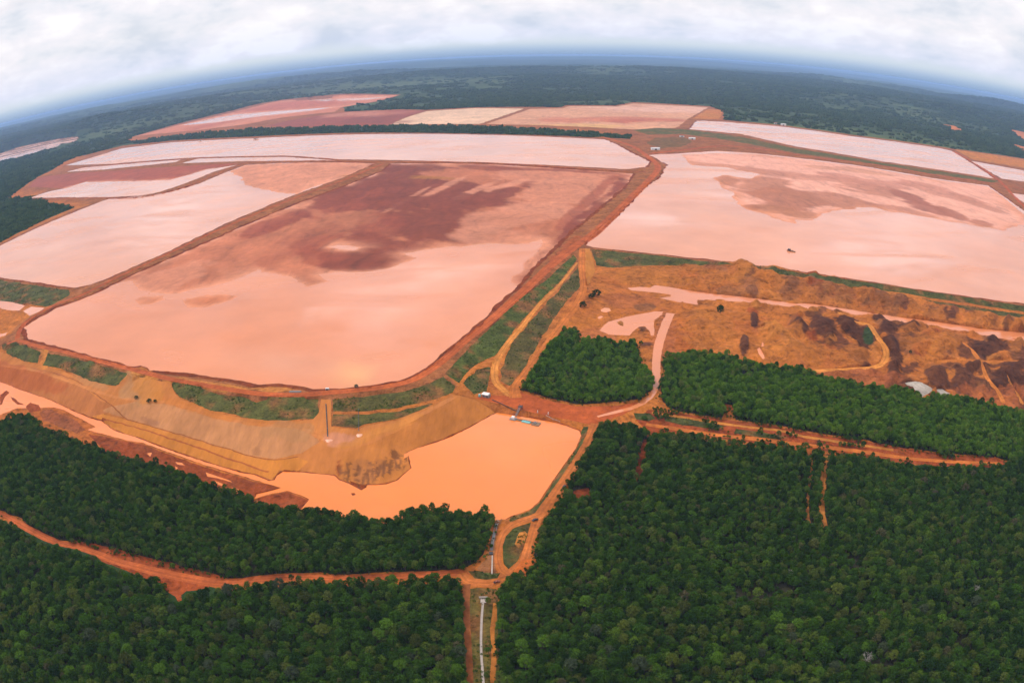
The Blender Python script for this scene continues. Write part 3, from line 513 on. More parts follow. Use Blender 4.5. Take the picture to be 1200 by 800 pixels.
# right-hand double road
reg('red_earth', 'earth', RED * .9, 1.2, [(745, 492, 2), (760, 480, 2), (785, 482, 2), (830, 489, 2), (880, 495, 2), (950, 507, 1.6), (1040, 521, 1.4), (1075, 528, 1.2), (1120, 533, 1), (1165, 536, 1), (1180, 542, 1), (1168, 548, .6), (1110, 546, .6), (1060, 543, .6), (1010, 535, .8), (968, 528, .8), (900, 521, .8), (840, 513, .8), (800, 507, 1), (762, 508, 1)], .8, 3, 'red earth corridor between the right-hand woods')
road('dirt_road', ORANGE * (1, .9, .95), [(757, 497, 1.4), (797, 503, 1.3), (845, 510, 1.2), (893, 515, 1.1), (932, 520, 1), (970, 524, 1), (1018, 530, 1), (1066, 537, .9), (1123, 541, .9), (1172, 543, .9)], [5, 5.5, 6, 6, 6, 5, 5], None, 'lower dirt road of the right-hand pair', .5)
road('dirt_road', OCHRE * .9, [(764, 483, 2), (817, 491.5, 2), (874, 500, 1.8), (912, 504, 1.6), (941, 511, 1.5), (970, 515.5, 1.4), (1047, 527, 1.3)], 4, None, 'upper dirt track of the right-hand pair', .6)
for q in ([(778, 487), (800, 490), (830, 495), (850, 499), (838, 503), (800, 498), (780, 493)], [(862, 503), (890, 506), (925, 512), (915, 515), (880, 511), (860, 507)], [(742, 484), (762, 484), (768, 490), (760, 493), (745, 491)]):
    reg('scrub_ground', 'grass', GRASS * .9, 1.6, q, .8, 2.5)
# --- crest and bench roads
CR = RED * (1.12, 1.2, 1.25)
road('dirt_road', CR, [(8, 403, 16), (22, 399, 16.3), (42, 405, 16.5), (75, 412, 16.5), (117, 423, 16.5), (150, 431.5, 16.5), (172, 437, 16.5), (200, 444, 16.5), (233, 450, 16.5), (275, 457, 16.5), (308, 461.5, 16.5), (350, 462.5, 16.5), (383, 460, 16.5), (417, 457, 16.5), (450, 453, 16.5), (478, 447, 16.5), (496, 438.5, 16.5), (518, 423, 16.5), (543, 401, 16.5), (567, 382, 16.5), (607, 347, 16.5), (647, 310, 16.5),
     (676, 287, 17), (702, 268, 17), (745, 226, 17), (768, 203, 17), (770, 193, 17), (757, 182, 16.5), (742, 172, 16.5), (722, 165, 16.5), (705, 160.5, 16)], [7, 8, 8, 8, 8, 9, 9, 9, 10, 14, 16, 16, 15, 13], None, 'reddish road on the crest of the middle dyke', .5)
road('dirt_road', CR * (.9, .85, .85), [(20, 397, 16), (24, 385, 16), (32, 376, 16), (47, 366.5, 16), (67, 356, 16), (95, 346, 16), (133, 327, 16), (167, 311, 16), (213, 289.5, 16), (267, 264.5, 16), (340, 234, 16), (400, 212, 16), (449, 192, 16)], 8, None, 'crest road between the two left ponds', .5)
road('dirt_road', CR * (.8, .75, .75), [(288, 190.5, 16), (330, 188.8, 16), (400, 189, 16), (449, 190, 16), (515, 189.8, 16), (560, 190.2, 16), (616, 193.2, 16), (690, 198, 16), (740, 201, 16.5), (757, 201, 17)], 8, None, 'crest road along the far pond', .5)
road('dirt_road', CR * (.8, .75, .75), [(35, 233.5, 16), (127, 232, 16), (165, 230.5, 16), (195, 225, 16), (225, 216, 16), (260, 201, 16), (288, 190.5, 16)], 7, None, 'crest road round the small left pond', .5)
road('dirt_road', CR * (.8, .75, .75), [(77, 198, 16), (133, 193, 16), (213, 186.3, 15.8), (230, 185, 15.8), (336, 183, 15.8), (400, 187.6, 16)], 6, None, None, .5)
road('dirt_road', CR * (1, .9, .9), [(1117, 177, 17), (1140, 190, 17), (1170, 211, 17), (1185, 226, 17), (1205, 246, 17), (1245, 273, 17)], 12, None, 'crest road between the right-hand ponds', .5)
road('dirt_road', CR * (.95, .85, .85), [(762, 180, 16), (800, 176, 16.5), (850, 171, 17), (900, 176, 17), (950, 184, 17), (1033, 194, 17), (1100, 206, 17), (1165, 215, 17), (1200, 222, 17), (1280, 240, 17)], 14, None, 'crest road above the right-hand pond', .8)
road('dirt_road', OCHRE * 1.05, [(598, 463, 4), (586, 453, 4.6), (580, 444, 5.2), (580, 430, 6.4), (585, 417, 7.6), (597, 400, 8.8), (612, 382, 9.8), (632, 357, 11), (657, 332, 12.4), (676, 308, 14.2)], [7, 7, 7, 7, 7, 7, 6, 5, 4, 3.5], None, 'ochre bench road on the green slope', .5)
road('dirt_road', ORANGE, [(541, 448, 9.6), (553, 433, 9), (566, 425, 8.4), (580, 422, 7.4)], 4, None, 'short path across the green slope', .6)
road('dirt_road', ORANGE * (1.02, .95, 1), [(683, 291, 16.4), (682, 313, 14), (684, 335, 12), (678, 353, 10.4), (663, 374, 8.4), (647, 395, 6.8), (632, 414, 5.8), (614, 438, 4.6), (604, 452, 4), (604, 466, 3.4)], [10, 10, 9, 9, 9, 8, 7, 7, 8, 12], None, 'lower road running down beside the square wood', .5)
reg('earth_bank', 'bank', OCHRE * 1.02, 14, [(686, 291, 16), (691, 292, 15.6), (696, 306, 10), (697, 318, 7), (692, 330, 7), (688, 336, 9), (686, 318, 13)], .8, 2.5)

# mounds of spoil and soft patches of colour: (px, py, rx, ry, z, height m, colour, strength)
SPL = []
def splat(px, py, rx, ry, z, h, col=None, st=1.0, rot=0.0, mats=('earth', 'bank', 'mud', 'track', 'grass')):
    c = P(px, py, z); a = P(px + rx * math.cos(rot), py + rx * math.sin(rot), z) - c; b = P(px - ry * math.sin(rot), py + ry * math.cos(rot), z) - c
    SPL.append((c, np.linalg.inv(np.stack([a, b], 1)), h, col, st, mats))
E_ = ('earth', 'bank')
_g = np.random.default_rng(77)
for k_ in range(120):
    x_ = _g.uniform(865, 1230); y_ = np.interp(x_, [865, 1000, 1100, 1230], [318, 340, 362, 385]) + _g.uniform(.7, 1.1) * _g.choice([4, 6, 9, 28, 40, 55, 65, 75])
    lim = np.interp(x_, [865, 930, 1000, 1050, 1230], [400, 420, 430, 445, 480])
    if y_ > lim: y_ = lim - _g.uniform(3, 30)
    right = x_ > 1030
    cc = [PURPLE * 1.3, PURPLE * 2.0, BROWN * 1.0, ORANGE * .9, OCHRE * .95, RED * .8][int(_g.choice(6, p=[.26, .14, .2, .2, .08, .12] if right else [.04, .04, .2, .42, .18, .12]))]  # random heap tones, their contrast standing in for weak slope shading
    splat(x_, y_, _g.uniform(4, 13), _g.uniform(3, 9), 5, _g.uniform(1.5, 6.5), cc * _g.uniform(.85, 1.15), .8, _g.uniform(-.6, .6), E_)
for q in [(938, 386, 9, 11, 9), (958, 380, 9, 10, 8), (968, 388, 13, 15, 12), (992, 382, 12, 12, 9), (1030, 372, 8, 4, 4), (1012, 398, 10, 20, -5), (1040, 386, 10, 10, 9), (1043, 406, 9, 13, 10), (1048, 430, 8, 18, 9),
          (1070, 383, 15, 6, 7), (1098, 443, 14, 15, 12), (1125, 441, 12, 12, 7), (1138, 430, 9, 7, 5), (1150, 410, 10, 10, 7), (1168, 404, 14, 9, 6), (1185, 440, 13, 14, 9), (1195, 428, 10, 8, 6), (1170, 450, 12, 10, 5),
          (872, 402, 5, 10, 4), (884, 376, 4, 10, 4), (930, 340, 14, 9, 6), (962, 345, 15, 9, 6), (990, 350, 12, 8, 5), (1022, 350, 10, 8, 5), (1048, 358, 9, 9, 6), (878, 337, 12, 10, 5), (850, 342, 14, 5, 3), (1210, 455, 12, 20, 8)]:
    splat(*q[:4], 5, q[4], PURPLE * random.uniform(.95, 1.5) if q[1] > 362 else BROWN * random.uniform(.8, 1.3), .93 if q[1] > 362 else .6, random.uniform(-.3, .3), E_)
for q in [(866, 318, 14, 10, 4), (900, 330, 18, 10, 4), (1075, 365, 14, 14, 8), (1150, 376, 20, 10, 7), (1195, 384, 14, 10, 7), (915, 395, 26, 18, 9), (940, 412, 30, 16, 7), (830, 385, 35, 22, 5), (1090, 405, 28, 18, 7), (1110, 400, 18, 10, 4), (1000, 415, 20, 14, 4),
          (760, 322, 50, 9, 3), (830, 330, 30, 8, 4), (1060, 395, 8, 12, 3), (1190, 405, 12, 8, 3), (1100, 372, 14, 7, 4), (950, 350, 10, 10, 3), (1010, 345, 9, 8, 3)]:
    splat(*q[:4], 6, q[4], (OCHRE * .5 + ORANGE * .5) * random.uniform(.8, 1.05), .55, random.uniform(-.3, .3), E_)
for q in [(780, 395, 14, 40), (700, 395, 22, 12), (790, 430, 12, 25), (735, 350, 40, 8), (1000, 445, 50, 10), (1160, 465, 40, 14), (1020, 440, 20, 10), (960, 440, 40, 6)]:
    splat(*q[:4], 4, 0, (RED * .5 + BROWN * .8) * random.uniform(.9, 1.15), .6, 0, E_)
splat(752, 384, 5, 3, 4, .6, PURPLE * 1.4, .9, 0, E_); splat(757, 402, 5, 2, 4, .6, PURPLE * 1.5, .9, 0, E_); splat(755, 359, 10, 4, 4, 1.2, BROWN, .8, 0, E_)
splat(1018, 397, 5, 12, 3, 0, GRASSD, .95, -.25, E_)
splat(855, 470, 8, 12, 2, 0, RED * .8, .8, 0, E_)
# erosion gullies on the dam bulge
splat(462, 528, 6, 6, 4, -2.5, BROWN * .6, .8, 0, E_); splat(425, 548, 14, 9, 2, -1, BROWN * 1.4, .45, 0, E_); splat(397, 547, 3, 8, 1, -1, RED * .7, .7, 0, E_); splat(445, 545, 7, 9, 2, -1, BROWN * 1.2, .45, 0, E_)
for k_ in range(34):     # rain gullies running down the dam bulge
    x_ = 398 + k_ * 2.6 + random.uniform(-1.5, 1.5); y_ = np.interp(x_, [398, 430, 480], [550, 553, 530]) + random.uniform(-5, 5)
    splat(x_, y_, random.uniform(.8, 1.6), random.uniform(5, 11), 2, -.8, BROWN * random.uniform(.6, 1.1), .75, random.uniform(-.35, .35), E_)
splat(400, 514, 22, 7, 8, -1.0, np.array((.52, .2, .1)), .9, 0, E_)
splat(172, 491, 9, 2.5, 4, 0, PURPLE * 3, .4, .3, E_); splat(300, 528, 5, 4, 3, 0, BROWN * 1.3, .4, 0, E_)
splat(160, 455, 20, 14, 10, 0, GREYBR * 1.05, .8, .3, E_); splat(105, 445, 25, 7, 9, 0, GREYBR, .5, .4, E_); splat(340, 505, 30, 8, 8, 0, GREYBR, .5, 0, E_)
splat(30, 440, 60, 9, 8, 0, RED * 1.1, .5, .25, E_); splat(240, 480, 60, 6, 9.5, 0, ORANGE * 1.05, .6, .25, E_); splat(450, 503, 50, 6, 9, 0, OCHRE * 1.05, .8, -.35, E_)
splat(250, 452, 90, 4, 16, 0, OCHRE * 1.05, .7, .14, E_); splat(310, 456, 60, 3, 15, 0, OCHRE * 1.1, .7, .02, E_); splat(170, 452, 20, 14, 12, 0, OCHRE * 1.02, .8, .6, E_)
splat(660, 295, 25, 6, 16, 0, RED, .7, -.8, E_); splat(52, 420, 4, 9, 13, 0, OCHRE * 1.2, .9, .2, E_)
# dark and light sediment on the mud flats
M_ = ('mud', 'wetmud')
for q in [(430, 225, 45, 16, MUDD, .95, -.1), (500, 227, 60, 16, MUDD, .95, 0), (560, 229, 45, 9, MUDD * .95, .9, -.15), (480, 196, 60, 5, MUDD * .9, .9, 0), (570, 196, 45, 4, MUDD, .7, 0), (400, 232, 40, 14, MUDD * 1.3, .8, -.3), (470, 212, 40, 6, MUDD, .9, 0),
          (500, 265, 45, 20, MUDD * .95, .95, .05), (440, 268, 30, 20, MUDD * 1.15, .8, 0), (440, 302, 52, 12, MUDD * 1.0, .95, 0), (375, 300, 25, 12, MUDD * 1.3, .7, 0), (360, 283, 50, 12, MUDD * 1.35, .7, -.3), (300, 285, 50, 14, MUDM * 1.05, .6, -.3),
          (660, 225, 60, 18, MUDL * 1.0, .7, -.1), (600, 255, 50, 14, MUDL * .95, .7, -.2), (640, 205, 60, 6, MUDL * .95, .6, 0), (580, 275, 50, 10, MUDL * .9, .6, 0), (400, 262, 34, 10, MUDM * .8, .6, -.2), (680, 250, 22, 6, MUDL * 1.05, .6, -.6),
          (625, 300, 14, 12, MUDD * 1.15, .8, -.8), (612, 325, 10, 6, MUDD * 1.1, .9, 0), (690, 235, 40, 5, MUDD * 1.3, .7, -.75), (735, 205, 10, 12, MUDD * 1.2, .7, .3), (240, 295, 50, 10, MUDM * 1.2, .6, -.42), (200, 325, 50, 12, MUDL * .95, .6, -.3), (300, 300, 40, 14, MUDM * 1.1, .5, 0),
          (565, 239, 6, 3, np.array((.42, .20, .06)), .8, 0), (465, 207, 60, 1.6, OCHRE * .7, .8, .03), (520, 219, 30, 2.2, MUDL, .8, -.45), (560, 222, 26, 2.2, MUDL, .8, -.4), (595, 217, 22, 3, MUDL, .9, -.25), (480, 232, 24, 1.6, MUDL * .9, .7, -.5),
          # right pond
          (853, 212, 16, 6, np.array((.47, .19, .10)), .9, .2), (890, 218, 30, 10, np.array((.47, .19, .10)), .85, .1), (915, 232, 40, 12, np.array((.45, .17, .085)), .9, .2), (905, 247, 26, 5, np.array((.47, .19, .09)), .9, .1), (935, 252, 22, 3.5, np.array((.50, .21, .11)), .9, 0), (878, 244, 12, 4, np.array((.40, .15, .07)), .95, 0),
          (985, 236, 50, 7, np.array((.46, .185, .10)), .85, .15), (1040, 226, 50, 5, np.array((.47, .19, .11)), .8, .2), (1065, 232, 26, 5, np.array((.36, .12, .07)), .85, .3), (1085, 243, 30, 5, np.array((.37, .125, .07)), .85, .35), (1115, 250, 24, 4, np.array((.38, .13, .07)), .85, .35), (1150, 262, 14, 4, np.array((.40, .14, .07)), .8, .3), (1060, 247, 40, 3, np.array((.47, .19, .11)), .7, .2),
          (850, 196, 50, 3, np.array((.53, .23, .14)), .75, .12), (935, 206, 60, 3, np.array((.55, .24, .15)), .7, .12), (1020, 214, 60, 4, np.array((.53, .22, .14)), .7, .15), (1110, 228, 50, 5, np.array((.53, .22, .14)), .7, .25), (1150, 240, 30, 4, np.array((.55, .24, .15)), .7, .3), (1000, 200, 40, 2, np.array((.55, .26, .14)), .6, .12),
          # dark wet band beside the right dyke of the middle pond, and along its upper edge
          (728, 215, 5, 18, MUDD * 1.1, .9, .75), (700, 242, 5, 24, MUDD * 1.1, .9, .8), (668, 270, 6, 24, MUDD * 1.05, .95, .8), (640, 296, 7, 22, MUDD * 1.05, .95, .75), (618, 318, 9, 14, MUDD * 1.05, .95, .7), (606, 330, 6, 8, MUDD, .95, .4), (655, 199, 80, 2, MUDD * 1.1, .8, .05),
          (425, 216, 45, 8, MUDD, .95, -.38), (460, 205, 30, 7, MUDD, .95, -.2), (380, 238, 40, 7, MUDD * 1.1, .9, -.4), (330, 258, 40, 6, MUDD * 1.35, .8, -.42), (520, 236, 70, 7, MUDD, .9, 0), (590, 228, 30, 7, MUDD, .9, -.35), (430, 282, 30, 10, MUDD * 1.1, .8, 0), (470, 290, 40, 9, MUDD * 1.05, .9, 0), (420, 312, 45, 5, MUDD * 1.05, .9, .02),
          # far fields
          (700, 140, 60, 3, MUDD * 2.2, .6, 0), (760, 141, 40, 2, MUDD * 2.0, .6, 0), (690, 147, 60, 2, np.array((.6, .33, .10)), .6, .02), (770, 127, 60, 3, np.array((.66, .36, .26)), .7, .03), (260, 143, 50, 3, MUDD * 1.8, .6, -.25), (360, 122, 60, 3, MUDD * 2, .6, -.12), (430, 141, 30, 4, MUDD, .8, 0), (420, 133, 40, 2, MUDL, .6, -.05), (250, 150, 60, 2, MUDL, .6, -.2)]:
    splat(q[0], q[1], q[2], q[3], WM, 0, q[4], q[5], q[6], M_)
W_ = ('water',)
splat(410, 436, 34, 20, WM, 0, np.array((.78, .30, .085)), .95, 0, W_); splat(330, 425, 120, 22, WM, 0, np.array((.62, .24, .115)), .8, .1, W_); splat(420, 440, 22, 14, WM, 0, np.array((.68, .31, .10)), .8, 0, W_)
for q in ((900, 156, 60, 4, .1), (990, 172, 70, 4, .15), (1080, 188, 50, 4, .17), (860, 150, 30, 3, .05)): splat(q[0], q[1], q[2], q[3], WR, 0, np.array((.58, .215, .09)), .8, q[4], W_)
splat(900, 335, 200, 40, WR, 0, np.array((.66, .27, .17)), .3, .1, W_)

# the worked land as a whole; it lies under every region above
reg('earth', 'earth', ORANGE, 8, [(-170, 590, 0), (0, 610, 0), (300, 700, 0), (600, 705, 0), (640, 660, 0), (720, 560, 0), (1000, 545, 0), (1180, 543, 1), (1330, 520, 3), (1420, 420, 8), (1430, 330, 12), (1345, 240, 12), (1300, 205, 12), (1200, 186, 12), (1118, 174.5, 12), (1000, 158.3, 12), (917, 147, 12), (850, 141, 12), (847, 130, 12), (832, 124.8, 12),
     (742, 120, 12), (720, 123.8, 12), (665, 123.3, 12), (655, 125.8, 12), (557, 126, 12), (500, 129, 12), (470, 128.3, 12), (405, 131, 12), (402, 125.5, 12), (442, 119.3, 12), (470, 112.5, 12), (400, 113.2, 12), (330, 120, 12), (270, 132.5, 12), (205, 146.7, 12), (155, 160.5, 11), (140, 170, 10), (100, 180, 10), (70, 192, 10), (48, 205, 10), (30, 217, 10), (10, 232, 9), (32, 234, 10), (60, 240, 9), (0, 282, 9), (-90, 322, 8), (-280, 440, 8), (-200, 470, 2)], 2, 10)
REG.insert(0, REG.pop())

ZP = [(-120, 470, 0), (-60, 455, -1.6)]
# ------------------------------------------------------------------ terrain: heights, then one shared triangulation
def dens(xy, zz, step, jit):
    """closed outline -> evenly split, made ragged with noise"""
    o = []; oz = []
    n = len(xy)
    for i in range(n):
        a, b = xy[i], xy[(i + 1) % n]; L = np.linalg.norm(b - a)
        dist = max(np.linalg.norm((a + b) / 2), 250)
        s = max(step, dist * 0.006)
        k = max(1, int(math.ceil(L / s)))
        for j in range(k):
            t = j / k
            o.append(a * (1 - t) + b * t); oz.append(zz[i] * (1 - t) + zz[(i + 1) % n] * t)
    o = np.array(o); oz = np.array(oz)
    if jit > 0:
        d = np.maximum(np.linalg.norm(o, axis=1), 250); amp = np.minimum(jit * np.maximum(d / 700.0, .6), jit * 2.2)
        sc = jit * 7
        o = o + np.stack([fbm(o[:, 0], o[:, 1], sc, 4, 11), fbm(o[:, 0], o[:, 1], sc, 4, 57)], 1) * amp[:, None] * 1.6
    return o, oz
tin = []
for r in REG:
    r['poly'], r['pz'] = dens(r['xy'], r['zz'], r['step'], r['jit'])
    r['lo'] = r['poly'].min(0); r['hi'] = r['poly'].max(0)
for i, r in enumerate(REG):
    st = max(1, int(8 / max(r['step'], 1)))
    for p, q in zip(r['poly'][::1], r['pz'][::1]): tin.append((p[0], p[1], q))
for p in ZP:
    c = P(*p); tin.append((c[0], c[1], p[2]))
tin = np.array(tin)
# thin out height points that nearly coincide (later regions win)
key = np.round(tin[::-1, :2] / 1.5).astype(np.int64)
_, first = np.unique(key, axis=0, return_index=True)
tin = tin[::-1][np.sort(first)]
ring = []
for rad in (0, 60, 140, 3600, 5200, 8000, 14000, 30000, 95000):
    for a in np.linspace(0, 2 * math.pi, 48, endpoint=False):
        x, y = rad * math.sin(a), rad * math.cos(a)
        far = rad > 1000 and y > 0
        ring.append((x, y, 9.0 if far else 0.0))
# forward sector between traced land and the far ring
ring = np.array(ring)
tin = np.concatenate([tin, ring])
res = geometry.delaunay_2d_cdt([Vector((a, b)) for a, b in tin[:, :2]], [], [], 0, 0.01, True)
tv = [Vector((v.x, v.y, float(np.mean([tin[k, 2] for k in res[3][i]])))) for i, v in enumerate(res[0])]
bvh = BVHTree.FromPolygons(tv, [tuple(f) for f in res[2]])
def height(xy):
    out = np.zeros(len(xy))
    dn = Vector((0, 0, -1))
    for i, (x, y) in enumerate(xy):
        h = bvh.ray_cast(Vector((x, y, 500.0)), dn)
        out[i] = h[0].z if h[0] is not None else 0.0
    return out

for r in REG:        # mud lies only inside its own pond
    if r.get('grow'):
        best = [q for q in REG if q['name'] == 'pond_water' and q['flat'] and in_poly(r['xy'].mean(0)[None] if r['grow'] is True else P(*r['grow'], q['z'])[None], q['xy'])[0] and len(q['xy']) > 15]
        r['clip'] = best[0] if best else None
def classify(pts):
    ids = np.full(len(pts), -1, int)
    for i, r in enumerate(REG):
        m = in_poly(pts, r['poly'])
        if r.get('clip') is not None: m &= in_poly(pts, r['clip']['poly'])
        ids[m] = i
    return ids

def hills(xy):
    d = np.linalg.norm(xy, axis=1)
    f = np.clip((d - 5000) / 3500, 0, 1); f = f * f * (3 - 2 * f)
    g = np.clip((d - 7000) / 16000, 0, 1)
    ridged = 1 - np.abs(fbm(xy[:, 0] * .55 + xy[:, 1] * .1, xy[:, 1], 2600, 4, 5)) * 2
    far = 1 - np.abs(fbm(xy[:, 0] * .3, xy[:, 1], 7000, 4, 8)) * 2
    h = f * (18 + 72 * np.clip(ridged, -0.3, 1)) + g * 150 * np.clip(far, -.1, 1)
    # a low dark hill on the far left
    for (x0, y0), (x1, y1), hh, wd in (((120, 150), (205, 136), 62, 330), ((960, 96), (1190, 134), 95, 900), ((980, 118), (1200, 148), 30, 260), ((20, 158), (110, 136), 60, 700), ((230, 112), (420, 92), 60, 800), ((520, 92), (760, 90), 45, 900)):
        a = P(x0, y0, 10); b = P(x1, y1, 10); ab = b - a
        t = np.clip(((xy - a) @ ab) / (ab @ ab), 0, 1); e = np.linalg.norm(xy - (a + t[:, None] * ab), axis=1)
        h = h + hh * np.exp(-(e / wd) ** 2) * (1 + .5 * fbm(xy[:, 0], xy[:, 1], wd * 1.6, 4, 19))
    return np.minimum(h, 225)

# interior points: fan that thins with distance
pts = []
def fan(r0, r1, k, a0, a1):
    n = int(math.log(r1 / r0) / k); m = int((a1 - a0) / k)
    rr = r0 * np.exp(np.arange(n) * k); aa = a0 + np.arange(m) * k
    A, B = np.meshgrid(aa, rr)
    A = A + rng.uniform(-.42, .42, A.shape) * k; B = B * (1 + rng.uniform(-.42, .42, B.shape) * k)
    return np.stack([np.sin(A) * B, np.cos(A) * B], -1).reshape(-1, 2)
near = fan(200, 3200, 0.0072, -1.05, 1.05)
nid = classify(near)
mats = np.array([r['mat'] for r in REG] + ['far'])
nm = mats[nid]
u = rng.random(len(near))
keep = np.where(nm == 'water', u < .12, np.where(nm == 'floor', u < .08, np.where(nm == 'far', u < .12, u < 1.0)))
dn_ = np.linalg.norm(near, axis=1)
keep &= ~((nm == 'earth') & (dn_ > 1500) & (u > .5))
keep &= ~((nm == 'grass') & (u > .75))
near = near[keep]
dense = fan(430, 1350, 0.0042, -.75, .75)
dense = dense[np.isin(mats[classify(dense)], ['earth', 'grass', 'bank'])]
_sp = np.array([P(*q, 5) for q in [(800, 314), (905, 318), (1000, 338), (1100, 360), (1215, 378), (1215, 490), (1110, 462), (1045, 450), (860, 415), (790, 400), (800, 345)]])
fine = fan(560, 1250, 0.0024, .1, .85)
fine = fine[in_poly(fine, _sp)]; fine = fine[np.isin(mats[classify(fine)], ['earth', 'grass'])]
mudp = fan(650, 2150, 0.0046, -.6, .8)
mudp = mudp[np.isin(mats[classify(mudp)], ['mud', 'wetmud'])]
near = np.concatenate([near, dense, fine, mudp])
farp = fan(3200, 90000, 0.024, -1.25, 1.25)
back = fan(40, 90000, 0.16, -math.pi, math.pi)
back = back[(np.abs(np.arctan2(back[:, 0], back[:, 1])) > 1.05) | (np.linalg.norm(back, axis=1) < 200)]
allp = [near, farp, back, np.array([[-92000, -92000], [92000, -92000], [92000, 92000], [-92000, 92000.0]])]
base = np.concatenate(allp)
edges = []; vl = [base]; n0 = len(base)
for r in REG:
    k = len(r['poly'])
    vl.append(r['poly']); idx = np.arange(n0, n0 + k)
    edges += list(zip(idx.tolist(), np.roll(idx, -1).tolist())); n0 += k
V2 = np.concatenate(vl)
res = geometry.delaunay_2d_cdt([Vector((a, b)) for a, b in V2], edges, [], 0, 0.02, False)
GV = np.array([(v.x, v.y) for v in res[0]]); GF = np.array([tuple(f) for f in res[2]], int)
cen = GV[GF].mean(1)
fid = classify(cen)
zz = height(GV)
# relief: rough earth, mounds, canopy swell, hills
fm = mats[fid]
vm = np.full(len(GV), 99)
ORDER = {'wetmud': 2, 'bank': 4, 'water': 0, 'track': 1, 'mud': 2, 'grass': 3, 'earth': 4, 'floor': 5, 'far': 6}
for m, k in ORDER.items():
    sel = np.unique(GF[fm == m]); vm[sel] = np.minimum(vm[sel], k)
amp = np.select([vm == 0, vm == 1, vm == 2, vm == 3, vm == 4], [0, .12, .06, .5, .9], 0.5)
zz = zz + amp * fbm(GV[:, 0], GV[:, 1], 9.0, 4, 3)
zz = zz + np.where(vm >= 3, 1, 0) * np.where(vm <= 5, 1, 0) * 0.6 * fbm(GV[:, 0], GV[:, 1], 40.0, 3, 4)
wx = fbm(GV[:, 0], GV[:, 1], 22.0, 5, 21); wy = fbm(GV[:, 0], GV[:, 1], 22.0, 3, 33)
def splat_w(xy, s, warp):
    q = (xy - s[0]) @ s[1].T
    r = np.hypot(q[:, 0], q[:, 1]) + warp
    return np.clip(1.1 - r, 0, 0.15) / 0.15
spz = in_poly(GV, np.array([P(*q, 5) for q in [(800, 314), (905, 318), (1000, 338), (1100, 360), (1200, 376), (1320, 396), (1320, 500), (1180, 475), (1110, 462), (1045, 450), (860, 415), (790, 400), (800, 345)]]))
zz += np.where((vm >= 3) & spz, 1, 0) * (4.2 * (.45 - np.abs(fbm(GV[:, 0], GV[:, 1], 34, 4, 151)) * 1.6) + 2.6 * (.4 - np.abs(fbm(GV[:, 0] + wx * 4, GV[:, 1], 13, 4, 152)) * 1.5))
for s in SPL:
    if s[2] != 0:
        wgt = splat_w(GV, s, wx * .35)
        q = (GV - s[0]) @ s[1].T; r = np.hypot(q[:, 0], q[:, 1]) + wx * .25
        zz += np.where(vm >= 3, 1, .25) * np.where(vm == 0, 0, 1) * s[2] * .85 * np.clip(1 - r * .85, 0, 1) * (1 + .35 * wy)
zz = zz + hills(GV)
for i, r in enumerate(REG):
    if r['flat']: zz[np.unique(GF[fid == i])] = r['z']
for i, r in enumerate(REG):      # shorelines stay above the water next to them
    pass
print('terrain', len(GV), len(GF))
dcol = fbm(GV[:, 0], GV[:, 1], 60, 4, 71)
dcol2 = fbm(GV[:, 0], GV[:, 1], 14, 3, 91)
wm = fbm(GV[:, 0] + GV[:, 1] * .5, GV[:, 1] * .45, 70, 6, 121)
wm2 = fbm(GV[:, 0] * .9 + GV[:, 1] * .8, (GV[:, 1] - GV[:, 0]) * .25, 22, 4, 122)
SPOIL = np.array([P(*q, 5) for q in [(850, 318), (905, 318), (1000, 338), (1100, 360), (1200, 376), (1320, 396), (1320, 500), (1180, 475), (1110, 462), (1045, 450), (990, 428), (925, 400), (915, 370), (860, 345)]])
spoil = in_poly(GV, SPOIL)
spoil2 = in_poly(GV, np.array([P(*q, 5) for q in [(925, 368), (1050, 380), (1200, 404), (1320, 422), (1320, 500), (1180, 475), (1040, 452), (1000, 425), (925, 400)]]))
spn = fbm(GV[:, 0], GV[:, 1], 26, 6, 131) + .25 * np.clip((GV[:, 0] - 420) / 200, -1, .6)
